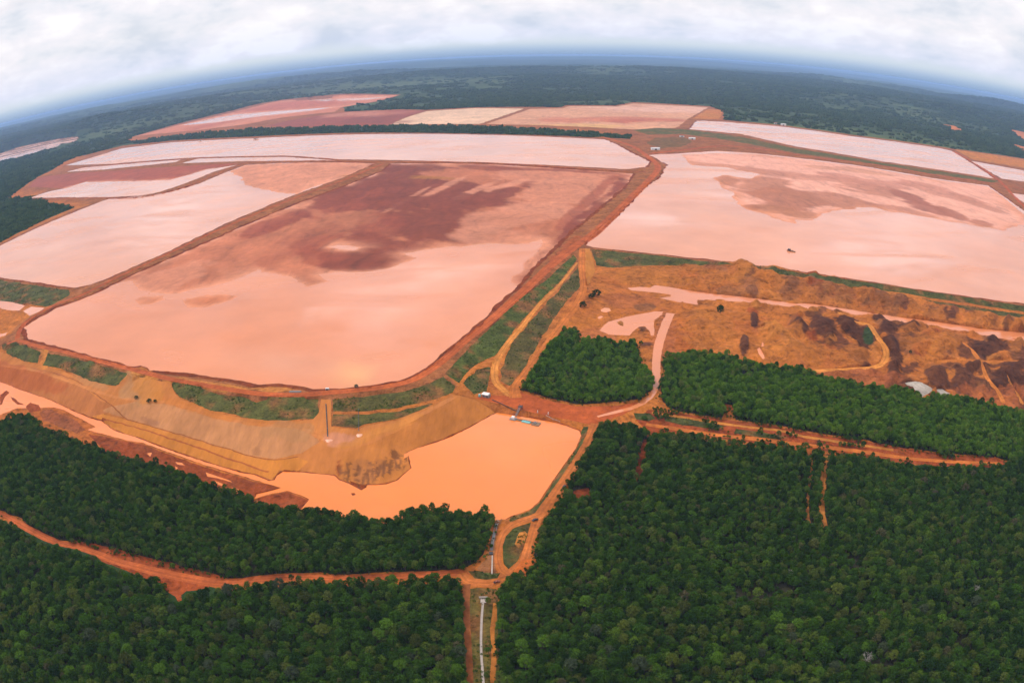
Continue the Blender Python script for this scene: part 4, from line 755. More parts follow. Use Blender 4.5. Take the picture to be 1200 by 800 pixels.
def ground_colour(i, vi):
    xy = GV[vi]; n = len(vi)
    if i < 0:
        base = np.tile(CANOPY, (n, 1)); mat = 'far'
    else:
        base = np.tile(REG[i]['col'], (n, 1)); mat = REG[i]['mat']
    if mat == 'bank':
        base = base * (1 + .22 * dcol[vi] + .12 * dcol2[vi])[:, None]
    if mat == 'earth':
        t = np.clip(dcol[vi] * 1.6 + .25, 0, 1)[:, None]; base = base * (1 - .45 * t) + .45 * t * RED * (base.mean() / RED.mean() if i > 0 else 1)
        t = np.clip(dcol2[vi] * 1.5, 0, 1)[:, None]; base = base * (1 - .35 * t) + .35 * t * BROWN
    if mat == 'earth' and i in (0,):
        t = (np.clip((zz[vi] - 10.5) / 2.5, 0, 1) * .8 * (1 - .8 * spoil[vi]))[:, None]; base = base * (1 - t) + t * np.array((.25, .088, .034)) * (1 + .5 * dcol2[vi])[:, None]
        t = (.25 * spoil[vi])[:, None]; base = base * (1 - t) + t * np.array((.30, .115, .038))
        t = (np.clip((spn[vi] - .05) * 9, 0, .85) * spoil2[vi])[:, None]; base = base * (1 - t) + t * PURPLE * 1.5
        t = (np.clip((-spn[vi] - .15) * 6, 0, .5) * spoil[vi])[:, None]; base = base * (1 - t) + t * OCHRE
    if mat == 'grass':
        t = np.clip(dcol2[vi] * 2.2 - .15 + dcol[vi] * .8, 0, .85)[:, None]; base = base * (1 - t) + t * BROWN * (1.1, 1.15, 1.0)
    if mat == 'track':
        t = np.clip(dcol2[vi] * 1.4, -.35, .5)[:, None]; base = base * (1 + .35 * t)
    if mat == 'far':
        d = np.linalg.norm(xy, axis=1)
        big = fbm(xy[:, 0], xy[:, 1] * .6, 1500, 4, 44); sm = fbm(xy[:, 0], xy[:, 1], 170, 3, 45)
        t = np.clip(big * 1.5 + sm * .8 - .15, 0, 1)[:, None]
        base = base * (1 - .75 * t) + .75 * t * np.array((.105, .130, .042))
        t = np.clip(-big * 1.2 + .1, 0, 1)[:, None]; base = base * (1 - .3 * t)
    if mat in ('mud', 'wetmud', 'water'):
        t = fbm(xy[:, 0], xy[:, 1] * .7, 140, 4, 61)[:, None]; base = base * (1 + (.16 if mat == 'mud' else .05) * t)
    for s in SPL:
        if s[3] is not None and mat in s[5]:
            wgt = splat_w(xy, s, wx[vi] * .8 + dcol2[vi] * .3)[:, None] * s[4]
            if mat in ('mud', 'wetmud'):
                q = (xy - s[0]) @ s[1].T; wgt = (np.clip(1.3 - np.hypot(q[:, 0], q[:, 1]) + wm[vi] * .95 + wm2[vi] * .3, 0, .26) / .26)[:, None] * s[4]
            if mat == 'water':
                q = (xy - s[0]) @ s[1].T; wgt = (np.clip(1.2 - np.hypot(q[:, 0], q[:, 1]) + wx[vi] * .12, 0, 1) ** 1.5)[:, None] * s[4]
            if wgt.max() > 0: base = base * (1 - wgt) + wgt * (s[3] * (.84, .72, .66) if mat == 'wetmud' else s[3])
    if mat == 'earth' and i == 0: base = base * (1 - np.outer(spoil[vi], (0.0, .05, .10)))
    if mat in ('mud', 'wetmud'):
        sd = shore_d[vi] * np.clip(1 + wm[vi] * 1.6, .25, 2.2)
        t = np.exp(-(sd / 11.0) ** 1.2)[:, None]; base = base * (1 - .8 * t) + .8 * t * (WAT * .88 + (.07 if mat == 'mud' else .02))  # wet edge fades to water colour with reflected sky painted in as white
    if mat == 'water' and i >= 0 and REG[i]['z'] > 12:
        t = np.exp(-shore_d[vi] / 25.0)[:, None]; base = base * (1 - .2 * t) + .2 * t * MUDM
    return np.clip(base, 0.004, .85)

from mathutils.kdtree import KDTree
wv = np.zeros(len(GV), bool); wv[np.unique(GF[fm == 'water'])] = True
mv = np.zeros(len(GV), bool); mv[np.unique(GF[(fm == 'mud') | (fm == 'wetmud')])] = True
bi = np.nonzero(wv & mv)[0]
kd = KDTree(len(bi))
for n_, k_ in enumerate(bi): kd.insert((GV[k_][0], GV[k_][1], 0), n_)
kd.balance()
shore_d = np.full(len(GV), 999.0)
for k_ in np.nonzero(mv | wv)[0]: shore_d[k_] = kd.find((GV[k_][0], GV[k_][1], 0))[2]
NAME_LABEL = {}
def region_object(ids, name, mat, label):
    sel = np.isin(fid, ids)
    f = GF[sel]
    if len(f) == 0: return None
    # colours per region, so split the faces by region but keep one mesh
    verts = []; faces = []; cols = []; off = 0
    for i in ids:
        fi = GF[fid == i]
        if len(fi) == 0: continue
        vi, inv = np.unique(fi, return_inverse=True)
        verts.append(np.column_stack([GV[vi], zz[vi]])); faces.append(inv.reshape(-1, 3) + off); cols.append(ground_colour(i, vi)); off += len(vi)
    verts = np.concatenate(verts); faces = np.concatenate(faces); cols = np.concatenate(cols)
    me = bpy.data.meshes.new(name)
    me.vertices.add(len(verts)); me.vertices.foreach_set('co', verts.astype(np.float32).ravel())
    me.loops.add(len(faces) * 3); me.loops.foreach_set('vertex_index', faces.astype(np.int32).ravel())
    me.polygons.add(len(faces)); me.polygons.foreach_set('loop_start', np.arange(0, len(faces) * 3, 3, dtype=np.int32))
    me.polygons.foreach_set('use_smooth', np.ones(len(faces), bool))
    me.update(calc_edges=True)
    a = me.color_attributes.new('Col', 'FLOAT_COLOR', 'POINT')
    a.data.foreach_set('color', np.column_stack([cols, np.ones(len(cols))]).astype(np.float32).ravel())
    me.materials.append(M[mat])
    o = link(name, me)
    o['kind'] = 'structure'
    if label: o['label'] = label
    return o
# triangles made by the sweep run counter-clockwise, so every face looks up
# regions without a label join the nearest labelled one of their kind; each labelled one is its own object
groups = {}
lab_idx = [i for i, r in enumerate(REG) if r['label']]
for i, r in enumerate(REG):
    if r['label']: groups.setdefault(r['label'], []).append(i)
loose = {}
for i, r in enumerate(REG):
    if not r['label'] and i != 0: loose.setdefault((r['name'], r['mat']), []).append(i)
for lb_, ids in groups.items(): region_object(ids, REG[ids[0]]['name'], REG[ids[0]]['mat'], lb_)
LOOSE_LABEL = {'wet_shore': 'dark wet rims around the ponds', 'forest_floor': 'dark ground under the near woods', 'pond_water': 'small scattered puddles', 'mud_bar': 'small mud bars in the water', 'mud_flat': 'small mud flats in the middle pond',
               'red_earth': 'small bare red earth patches', 'grass_slope': 'small leftover grass patches', 'dirt_road': 'minor dirt tracks', 'scrub_ground': 'scrubby strips along the right-hand road', 'earth_bank': 'bare bank beside the dam road', 'pale_slab': 'small pale slab beside the larger one'}
for (nm_, mt), ids in loose.items(): region_object(ids, nm_, mt, LOOSE_LABEL.get(nm_))
region_object([0], 'bare_ground', 'earth', 'bare orange laterite ground of the works')
region_object([-1], 'terrain', 'far', 'forested land reaching to the horizon')
gbvh = BVHTree.FromPolygons([Vector((a, b, c)) for (a, b), c in zip(GV, zz)], [tuple(int(k) for k in f) for f in GF])
def ground_z(x, y):
    h = gbvh.ray_cast(Vector((float(x), float(y), 900.0)), Vector((0, 0, -1)))
    return h[0].z if h[0] is not None else 0.0
def at(px, py, z=0.0):
    c = P(px, py, z); return Vector((c[0], c[1], ground_z(c[0], c[1])))

# ------------------------------------------------------------------ trees
def crown_mesh(name, seed, rad, hgt, base, mat, clumps=26, leaves=22, size=0.42, flat=0.75):
    """crown of leaf-sized faces in clumps round an uneven dome; base = height of the lowest leaves"""
    g = np.random.default_rng(seed)
    V = []; F = []
    cs = []
    for k in range(clumps):
        a = k * 2.39996 + g.uniform(-.4, .4); u = (k + .5) / clumps
        ph = math.acos(1 - 1.35 * u)                      # from the top down past the waist
        rr = rad * g.uniform(.62, 1.0)
        cs.append((rr * math.sin(ph) * math.cos(a), rr * math.sin(ph) * math.sin(a), base + (hgt - base) * (.38 + .6 * math.cos(ph) * g.uniform(.8, 1.05)), rad * g.uniform(.24, .42)))
    for (x, y, z0, cr) in cs:
        for j in range(leaves):
            d = g.normal(size=3); d[2] = abs(d[2]) * .9 + d[2] * .1; d /= np.linalg.norm(d)
            c = np.array((x, y, z0)) + d * cr * g.uniform(.55, 1.12) * np.array((1, 1, flat))
            nrm = d + g.normal(size=3) * .45; nrm /= np.linalg.norm(nrm)
            t = np.cross(nrm, g.normal(size=3)); t /= np.linalg.norm(t) + 1e-9; b = np.cross(nrm, t)
            s = size * g.uniform(.6, 1.35); i0 = len(V)
            V += [c + t * s * .75, c + b * s * .5 + nrm * s * .1, c - t * s * .75, c - b * s * .5 + nrm * s * .1]
            F += [(i0, i0 + 1, i0 + 2, i0 + 3)]
    # inner leaf masses that close the clumps
    for (x, y, z0, cr) in cs[::2]:
        i0 = len(V); r = cr * .8
        o = [(0, 0, 1), (1, 0, 0), (0, 1, 0), (-1, 0, 0), (0, -1, 0), (0, 0, -1)]
        for q in o: V.append(np.array((x, y, z0 - .1)) + np.array(q) * r * g.uniform(.75, 1.1))
        F += [(i0, i0 + 1, i0 + 2), (i0, i0 + 2, i0 + 3), (i0, i0 + 3, i0 + 4), (i0, i0 + 4, i0 + 1), (i0 + 5, i0 + 2, i0 + 1), (i0 + 5, i0 + 3, i0 + 2), (i0 + 5, i0 + 4, i0 + 3), (i0 + 5, i0 + 1, i0 + 4)]
    me = new_mesh(name, V, F, [mat])
    return me
def tube(V, F, p0, p1, r0, r1, n=6):
    p0 = Vector(p0); p1 = Vector(p1); d = (p1 - p0).normalized()
    a = d.orthogonal().normalized(); b = d.cross(a); i0 = len(V)
    for p, r in ((p0, r0), (p1, r1)):
        for k in range(n):
            t = 2 * math.pi * k / n; V.append(tuple(p + (a * math.cos(t) + b * math.sin(t)) * r))
    for k in range(n): F.append((i0 + k, i0 + (k + 1) % n, i0 + n + (k + 1) % n, i0 + n + k))
    F.append(tuple(i0 + n + k for k in range(n))); F.append(tuple(i0 + n - 1 - k for k in range(n)))
def trunk_mesh(name, seed, hgt, rad, mat, bare=False):
    g = np.random.default_rng(seed); V = []; F = []
    r = 0.028 * hgt
    top = Vector((g.uniform(-.3, .3), g.uniform(-.3, .3), hgt * .62)); mid = Vector((g.uniform(-.2, .2), g.uniform(-.2, .2), hgt * .32))
    tube(V, F, (0, 0, -.3), mid, r * 1.3, r * .9); tube(V, F, mid, top, r * .9, r * .5)
    for k in range(9 if bare else 5):
        a = k * 2.4 + g.uniform(-.4, .4); s = mid.lerp(top, g.uniform(.2, 1.0))
        e = s + Vector((math.cos(a) * rad * g.uniform(.5, .85), math.sin(a) * rad * g.uniform(.5, .85), hgt * g.uniform(.12, .34)))
        tube(V, F, s, e, r * .45, r * .14, 5)
        if bare:
            for j in range(3):
                b = a + g.uniform(-1, 1); s2 = s.lerp(e, g.uniform(.4, .95))
                tube(V, F, s2, s2 + Vector((math.cos(b) * rad * .4, math.sin(b) * rad * .4, hgt * g.uniform(.05, .18))), r * .2, r * .06, 4)
    return new_mesh(name, V, F, [mat])

def joined(name, meshes):
    bm = bmesh.new(); ms = []
    for k, m in enumerate(meshes):
        n0 = len(bm.faces); bm.from_mesh(m); bm.faces.ensure_lookup_table()
        for f in bm.faces[n0:]: f.material_index = k
        ms.append(m.materials[0])
    me = bpy.data.meshes.new(name); bm.to_mesh(me); bm.free()
    for m in ms: me.materials.append(m)
    return me
def proto_collection(name, meshes):
    c = bpy.data.collections.new(name)
    for k, m in enumerate(meshes):
        o = bpy.data.objects.new(f'{name}_{k:02d}', m); c.objects.link(o)
    return c
def scatter(name, co, scale, idx, coll, label, parent=None):
    """one stuff object: points that carry instances of the collection's meshes"""
    me = bpy.data.meshes.new(name)
    me.vertices.add(len(co)); me.vertices.foreach_set('co', np.asarray(co, np.float32).ravel())
    a = me.attributes.new('scl', 'FLOAT_VECTOR', 'POINT'); a.data.foreach_set('vector', np.asarray(scale, np.float32).ravel())
    a = me.attributes.new('pick', 'INT', 'POINT'); a.data.foreach_set('value', np.asarray(idx, np.int32))
    rot = np.zeros((len(co), 3), np.float32); rot[:, 2] = rng.uniform(0, 6.283, len(co)); rot[:, :2] = rng.normal(0, .05, (len(co), 2))
    a = me.attributes.new('rot', 'FLOAT_VECTOR', 'POINT'); a.data.foreach_set('vector', rot.ravel())
    o = link(name, me)
    ng = bpy.data.node_groups.new(name, 'GeometryNodeTree')
    ng.interface.new_socket('Geometry', in_out='INPUT', socket_type='NodeSocketGeometry')
    ng.interface.new_socket('Geometry', in_out='OUTPUT', socket_type='NodeSocketGeometry')
    gi = ng.nodes.new('NodeGroupInput'); go = ng.nodes.new('NodeGroupOutput')
    iop = ng.nodes.new('GeometryNodeInstanceOnPoints')
    ci = ng.nodes.new('GeometryNodeCollectionInfo'); ci.inputs['Collection'].default_value = coll
    ci.inputs['Separate Children'].default_value = True; ci.inputs['Reset Children'].default_value = True
    def na(n, t):
        x = ng.nodes.new('GeometryNodeInputNamedAttribute'); x.data_type = t; x.inputs['Name'].default_value = n; return x.outputs['Attribute']
    ng.links.new(gi.outputs[0], iop.inputs['Points']); ng.links.new(ci.outputs[0], iop.inputs['Instance'])
    iop.inputs['Pick Instance'].default_value = True
    ng.links.new(na('pick', 'INT'), iop.inputs['Instance Index']); ng.links.new(na('rot', 'FLOAT_VECTOR'), iop.inputs['Rotation']); ng.links.new(na('scl', 'FLOAT_VECTOR'), iop.inputs['Scale'])
    ng.links.new(iop.outputs[0], go.inputs[0])
    md = o.modifiers.new('scatter', 'NODES'); md.node_group = ng
    tag(o, label, None, None, 'stuff')
    return o

def grid_points(poly, sp, seed):
    g = np.random.default_rng(seed); lo = poly.min(0); hi = poly.max(0)
    nx = int((hi[0] - lo[0]) / sp) + 1; ny = int((hi[1] - lo[1]) / (sp * .866)) + 1
    X, Y = np.meshgrid(np.arange(nx), np.arange(ny)); x = lo[0] + (X + (Y % 2) * .5) * sp; y = lo[1] + Y * sp * .866
    p = np.stack([x, y], -1).reshape(-1, 2) + g.normal(0, sp * .24, (nx * ny, 2))
    return p[in_poly(p, poly)]
def zmany(xy): return np.array([ground_z(a, b) for a, b in xy])
floor_ids = [i for i, r in enumerate(REG) if r['name'] == 'forest_floor']

crown_specs = [(2.3, 7.0, 2.6), (2.7, 7.8, 3.0), (2.0, 6.2, 2.2), (2.9, 7.2, 2.8), (2.2, 8.4, 3.4), (2.5, 6.6, 2.2), (1.8, 5.2, 1.6), (2.6, 8.0, 3.0)]
crowns = [crown_mesh(f'crown_{k}', 100 + k, r, h, b, M['leaf'], 26 + (k % 3) * 3, 24, .36) for k, (r, h, b) in enumerate(crown_specs)]
trunks = [trunk_mesh(f'trunk_{k}', 200 + k, h, r, M['bark']) for k, (r, h, b) in enumerate(crown_specs)]
young = []
for k, c_ in enumerate(crowns):
    y_ = c_.copy(); y_.materials.clear(); y_.materials.append(M['young_leaf']); young.append(y_)
FORCOL = proto_collection('wood_kinds', [joined(f'wood_{k:02d}', [a, b]) for k, (a, b) in enumerate(zip(crowns + young, trunks + trunks))])

# pick the trees of the near woods
P_all = []
for k, r in FOREST.items():
    p = grid_points(r['poly'], 2.85, ord(k)); P_all.append(p)
tp = np.concatenate(P_all)
ids = classify(tp); tp = tp[np.isin(ids, floor_ids)]
px = to_px(np.column_stack([tp, np.zeros(len(tp))]))
tp = tp[(px[:, 0] > -110) & (px[:, 0] < 1310) & (px[:, 1] < 890) & (np.linalg.norm(tp, axis=1) > 170)]
# thin patches where the ground shows
thin = fbm(tp[:, 0], tp[:, 1], 38, 3, 301)
tp = tp[(thin > -.52) | (rng.random(len(tp)) < .45)]
big = fbm(tp[:, 0], tp[:, 1], 60, 3, 311)
# 300 emergent trees in the nearest woods, each a thing of its own
pxt = to_px(np.column_stack([tp, np.full(len(tp), 4.0)]))
cand = np.nonzero((pxt[:, 0] > 6) & (pxt[:, 0] < 1194) & (pxt[:, 1] > 575) & (pxt[:, 1] < 792))[0]
g = np.random.default_rng(5); g.shuffle(cand)
cand = cand[np.argsort(-pxt[cand, 1] + g.uniform(0, 330, len(cand)))]
chosen = []; cell = {}
for c in cand:
    q = tp[c]; kx, ky = int(q[0] // 9), int(q[1] // 9)
    if any(np.hypot(*(tp[o] - q)) < 8.5 for a in (-1, 0, 1) for b in (-1, 0, 1) for o in cell.get((kx + a, ky + b), [])): continue
    chosen.append(c); cell.setdefault((kx, ky), []).append(c)
    if len(chosen) == 300: break
chosen = np.array(chosen); emp = tp[chosen]
mask = np.ones(len(tp), bool); mask[chosen] = False
for c in chosen:
    mask &= np.hypot(tp[:, 0] - tp[c, 0], tp[:, 1] - tp[c, 1]) > 2.1
rest = tp[mask]; bigr = big[mask]
sap = np.concatenate([r['poly'] for r in FOREST.values()]); sap = np.repeat(sap, 2, 0) + rng.normal(0, 2.4, (len(sap) * 2, 2))
sap = sap[np.isin(classify(sap), floor_ids + [0] + [i for i, r in enumerate(REG) if r['name'] in ('red_earth', 'mud_bar', 'grass_slope', 'scrub_ground')])]
sap = sap[(np.linalg.norm(sap, axis=1) < 1100) & (fbm(sap[:, 0], sap[:, 1], 15, 3, 401) > -.15)]
_cor = next(r for r in REG if r['label'] == 'red earth corridor between the right-hand woods'); _cp = grid_points(_cor['poly'], 2.6, 99)
_cp = _cp[(mats[classify(_cp)] != 'track') & (fbm(_cp[:, 0], _cp[:, 1], 14, 3, 405) > .12)]; sap = np.concatenate([sap, _cp])
rest = np.concatenate([rest, sap]); bigr = np.concatenate([bigr, np.full(len(sap), -1.9)])
s = np.clip(rng.normal(.74, .21, len(rest)) + .2 * bigr, .36, 1.3)
scatter('forest_canopy', np.column_stack([rest, zmany(rest)]), np.column_stack([s * rng.uniform(.92, 1.12, len(s)), s * rng.uniform(.92, 1.12, len(s)), s * rng.uniform(.85, 1.2, len(s))]),
        rng.integers(0, len(crowns), len(rest)) + len(crowns) * np.where(in_poly(rest, FOREST['B']['poly']) | in_poly(rest, FOREST['C']['poly']), 1, 0), FORCOL, 'dense canopy of smaller trees filling the near woods')
print('near trees', len(rest))

# individual trees
em_specs = [(3.1, 10.2, 4.2), (3.6, 10.8, 4.8), (2.8, 9.6, 3.6), (3.9, 10.0, 4.6)]
em_trunk = [trunk_mesh(f'tall_trunk_{k}', 400 + k, h, r, M['bark']) for k, (r, h, b) in enumerate(em_specs)]
em_crown = {(t, k): crown_mesh(f'tall_crown_{k}', 500 + k, r, h, b, M['leaf_' + t], 40, 30, .36) for t in TONES for k, (r, h, b) in enumerate(em_specs)}
tone_names = list(TONES); tone_p = [.13, .10, .30, .22, .16, .09]
def zone_of(x, y):
    if x < 560:
        below = y > np.interp(x, [0, 65, 135, 225, 300, 545], [603, 636, 658, 678, 678, 674])
        if below: return 'in the bottom left corner' if x < 140 else ('below the left road bend' if x < 300 else ('below the straight left road' if x < 430 else 'left of the flume cutting'))
        return 'between left road and channel' if x < 300 else 'between left road and pond'
    if y < 640: return 'beside the orange-pond road' if x < 800 else ('around the sandy cutline' if x < 1010 else 'below the double-road end')
    if x < 690: return 'right of the flume cutting'
    if x < 790: return 'low in the right forest'
    if x < 910: return 'below and left of the cutline'
    if x < 1040: return 'straight below the sandy cutline'
    return 'in the bottom right corner'
recs = []
for n, c in enumerate(emp):
    tone = tone_names[int(g.choice(6, p=tone_p))]
    q = to_px(np.array([[c[0], c[1], 8.0]]))[0]
    recs.append(dict(xy=c, tone=tone, zone=zone_of(q[0], q[1]), px=q, k=int(g.integers(0, 4)), s=g.uniform(.74, 1.12)))
_c = 'second third fourth fifth sixth seventh eighth ninth tenth eleventh twelfth thirteenth fourteenth fifteenth sixteenth seventeenth eighteenth nineteenth twentieth'.split()
ordn = ['leftmost'] + [w_ + ' from left' for w_ in _c + ['twenty-' + w_ for w_ in ['first'] + _c[:8]] + ['thirtieth']]
bins = {}
for r in recs: bins.setdefault((r['tone'], r['zone']), []).append(r)
for (tone, zone), rs in bins.items():
    rs.sort(key=lambda r: r['px'][0])
    for n, r in enumerate(rs):
        r['label'] = f'{tone} tree, {ordn[min(n, 29)]} of its colour {zone}' if len(rs) > 1 else f'only {tone} tall tree {zone}'
for r in recs:
    o = link('tall_tree', None, None, (r['xy'][0], r['xy'][1], ground_z(*r['xy'])), g.uniform(0, 6.28))
    o.scale = (r['s'], r['s'], r['s'] * g.uniform(.9, 1.12))
    tag(o, r['label'], 'tree', 'tall trees standing above the near forest')
    link('trunk', em_trunk[r['k']], o); link('crown', em_crown[(r['tone'], r['k'])], o)

# dead, bleached trees that stand out
for n, (x, y, lab, sc_) in enumerate([(1012, 772, 'bare bleached tree, largest of the dead ones, low in the right forest', 1.0), (1140, 690, 'bare pale tree high in the bottom right corner of the forest', .8), (735, 690, 'bare greyish tree in the right forest, nearest the flume', .7), (925, 670, 'small bare grey tree below the sandy cutline', .7)]):
    o = link('dead_tree', None, None, at(x, y + 8)); o.scale = (sc_,) * 3; tag(o, lab, 'dead tree', 'bare trees in the right forest')
    link('trunk', trunk_mesh('bare_trunk', 700 + n, 10.5, 4.0, M['dead'], True), o)
    tw = []; tf = []
    gg = np.random.default_rng(n)
    for j in range(70):
        d = gg.normal(size=3); d[2] = abs(d[2]); d /= np.linalg.norm(d); p = np.array((0, 0, 8.3)) + d * np.array((2.9, 2.9, 2.0)) * gg.uniform(.5, 1)
        e = p + gg.normal(size=3) * .5 + d * .5; tube(tw, tf, p, e, .05, .02, 3)
    link('twigs', new_mesh('twigs', tw, tf, [M['dead']]), o)['kind'] = 'stuff'

# solitary trees and bushes on the works
def lone(name, cat, x, y, z_, s, label, tone='dark green', k=0, sz=1.0):
    o = link(name, None, None, at(x, y, z_), random.uniform(0, 6)); o.scale = (s * sz, s * sz, s)
    tag(o, label, cat)
    if cat == 'bush':
        link('stem', trunk_mesh('stem', 61 + k, 2.4, 1.6, M['bark']), o); link('foliage', crown_mesh('bush_foliage', 60 + k, 2.4, 4.6, .1, M['leaf_' + tone], 26, 20, .42), o)
    else:
        link('trunk', trunks[k], o); link('crown', crown_mesh('round_crown', 80 + k, 2.9, 7.4, .8, M['leaf_' + tone], 34, 22, .45), o)
lone('round_tree', 'tree', 844, 367, 5, 1.45, 'single round dark tree standing alone on the orange diggings', 'dark green', 0)
lone('round_tree', 'tree', 1066, 417, 5, .55, 'small dark tree on the ochre spoil', 'dark green', 2)
lone('bush', 'bush', 699, 349, 6, 1.6, 'dark bush beside the lower dyke road, the upper of the pair', 'dark green', 1, 1.3)
lone('bush', 'bush', 693, 352, 6, 1.2, 'low bush joining the upper dyke-road bush to its neighbour', 'dark green', 5, 1.3)
lone('bush', 'bush', 683, 362, 6, 1.3, 'dark bush beside the lower dyke road, the lower of the pair', 'dark green', 3, 1.3)
lone('bush', 'bush', 160, 467, 9, .7, 'grey-green bush on the scraped bank, left of its darker neighbour', 'grey-green', 5, 1.3)
lone('bush', 'bush', 175, 471, 9, .75, 'dark green bush on the scraped bank below the dyke', 'dark green', 1, 1.4)
lone('bush', 'bush', 182, 471, 9, .6, 'small dark bush at the right end of the scraped bank clump', 'dark green', 3, 1.3)
lone('bush', 'bush', 418, 455, 16, .8, 'green bush on the crest beside the middle pond', 'grey-green', 6, .9)
lone('bush', 'bush', 343, 595, -1, .55, 'grey-green bush on the red mud point in the orange pond', 'grey-green', 2, 1.2)
lone('bush', 'bush', 755, 491, 2, .7, 'bush at the start of the right-hand double road', 'mid green', 5, 1.5)
lone('round_tree', 'tree', 938, 437, 3, 1.3, 'dark tree bulging above the edge of the wood by the loop track', 'dark green', 1)
lone('round_tree', 'tree', 1150, 473, 3, 1.0, 'dark tree at the wood edge below the right-hand spoil heaps', 'dark green', 3)

# low scrub on the grass faces and rough strips
sp_ = []
for i, r in enumerate(REG):
    if r['mat'] == 'grass':
        d = np.linalg.norm(r['poly'].mean(0))
        if d < 1600: sp_.append(grid_points(r['poly'], 2.6 if d < 700 else 3.6, 900 + i))
sp_ = np.concatenate(sp_); sp_ = sp_[np.isin(classify(sp_), [i for i, r in enumerate(REG) if r['mat'] == 'grass'])]
gn = fbm(sp_[:, 0], sp_[:, 1], 16, 3, 91 - 20)
sp_ = sp_[gn + rng.uniform(-.3, .3, len(sp_)) > .12]
# and a sprinkling of weeds on bare earth at the feet of the woods
ew = np.concatenate([r['poly'] for k, r in FOREST.items()]); ew = np.repeat(ew, 2, 0) + rng.normal(0, 2.6, (len(ew) * 2, 2))
ew = ew[np.linalg.norm(ew, axis=1) < 1100]
sc_all = np.concatenate([sp_, ew]); idm = mats[classify(sc_all)]; sc_all = sc_all[(idm == 'grass') | (idm == 'earth') | (idm == 'floor')]
scrub = [crown_mesh(f'scrub_{k}', 800 + k, .75, .95, .05, M['leaf'], 7, 9, .3) for k in range(4)]
s = rng.uniform(.5, 1.25, len(sc_all))
scatter('low_scrub', np.column_stack([sc_all, zmany(sc_all)]), np.column_stack([s, s, s * .8]), rng.integers(0, 4, len(sc_all)), proto_collection('scrub_kinds', scrub), 'low weeds and scrub on the dyke faces and wood edges')

# far woods: clumps of canopy
def clump_mesh(name, seed):
    g = np.random.default_rng(seed); V = []; F = []
    for k in range(11):
        a = g.uniform(0, 6.28); rr = 10.5 * math.sqrt(g.uniform(0, 1)); x, y = rr * math.cos(a), rr * math.sin(a)
        r = g.uniform(2.4, 4.4); h = g.uniform(4, 8.5); n = 7; i0 = len(V)
        V.append((x, y, h))
        for lev, (q, zf) in enumerate(((.6, .88), (1.0, .55), (.85, .05))):
            for j in range(n):
                t = 2 * math.pi * (j + lev * .5) / n; w_ = r * q * g.uniform(.72, 1.2); V.append((x + math.cos(t) * w_, y + math.sin(t) * w_, h * zf * g.uniform(.9, 1.08)))
        for j in range(n): F.append((i0, i0 + 1 + j, i0 + 1 + (j + 1) % n))
        for lev in range(2):
            for j in range(n):
                a0 = i0 + 1 + lev * n; F.append((a0 + j, a0 + n + j, a0 + n + (j + 1) % n, a0 + (j + 1) % n))
    return new_mesh(name, V, F, [M['far_leaf']])
CL = proto_collection('canopy_kinds', [clump_mesh(f'canopy_{k}', 900 + k) for k in range(6)])
cp = fan(900, 15000, 0.0098, -1.0, 1.0)
cp = np.concatenate([cp, fan(900, 2600, 0.0125, -1.15, 1.15)])
cid = classify(cp); far_ids = [i for i, r in enumerate(REG) if r['mat'] == 'far'] + [-1]
cp = cp[np.isin(cid, far_ids)]
qx = to_px(np.column_stack([cp, np.full(len(cp), 10.0)])); cp = cp[(qx[:, 0] > -140) & (qx[:, 0] < 1340)]
op = fbm(cp[:, 0], cp[:, 1] * .6, 1500, 4, 44) + .5 * fbm(cp[:, 0], cp[:, 1], 170, 3, 45); cp = cp[(op < .2) | (rng.random(len(cp)) < .22)]
d = np.linalg.norm(cp, axis=1); s = np.maximum(.8, d / 2600) * rng.uniform(.75, 1.2, len(cp))
scatter('distant_forest', np.column_stack([cp, zmany(cp)]), np.column_stack([s, s, np.minimum(s, 1.5) * rng.uniform(.8, 1.3, len(s))]), rng.integers(0, 6, len(cp)), CL, 'distant forest canopy between and beyond the far ponds')
print('clumps', len(cp))

# ------------------------------------------------------------------ things on the works
def bm_box(bm, lo, hi):
    x0, y0, z0 = lo; x1, y1, z1 = hi
    v = [bm.verts.new(p) for p in ((x0, y0, z0), (x1, y0, z0), (x1, y1, z0), (x0, y1, z0), (x0, y0, z1), (x1, y0, z1), (x1, y1, z1), (x0, y1, z1))]
    for f in ((3, 2, 1, 0), (4, 5, 6, 7), (0, 1, 5, 4), (1, 2, 6, 5), (2, 3, 7, 6), (3, 0, 4, 7)): bm.faces.new([v[k] for k in f])
def part(name, parent, mat, boxes=(), tubes=(), bev=0.0):
    bm = bmesh.new()
    for lo, hi in boxes: bm_box(bm, lo, hi)
    if bev: bmesh.ops.bevel(bm, geom=bm.edges[:], offset=bev, segments=1, affect='EDGES')
    V = []; F = []
    for p0, p1, r in tubes: tube(V, F, p0, p1, r, r, 10)
    if V:
        vs_ = [bm.verts.new(v) for v in V]
        for f in F: bm.faces.new([vs_[k] for k in f])
    me = bpy.data.meshes.new(name); bm.to_mesh(me); bm.free(); me.materials.append(mat)
    return link(name, me, parent)
def thing(name, label, cat, loc, rz=0.0, group=None):
    o = link(name, None, None, loc, rz); tag(o, label, cat, group); return o
def heading(a, b, z_):
    d = P(*b, z_) - P(*a, z_); return math.atan2(d[1], d[0])

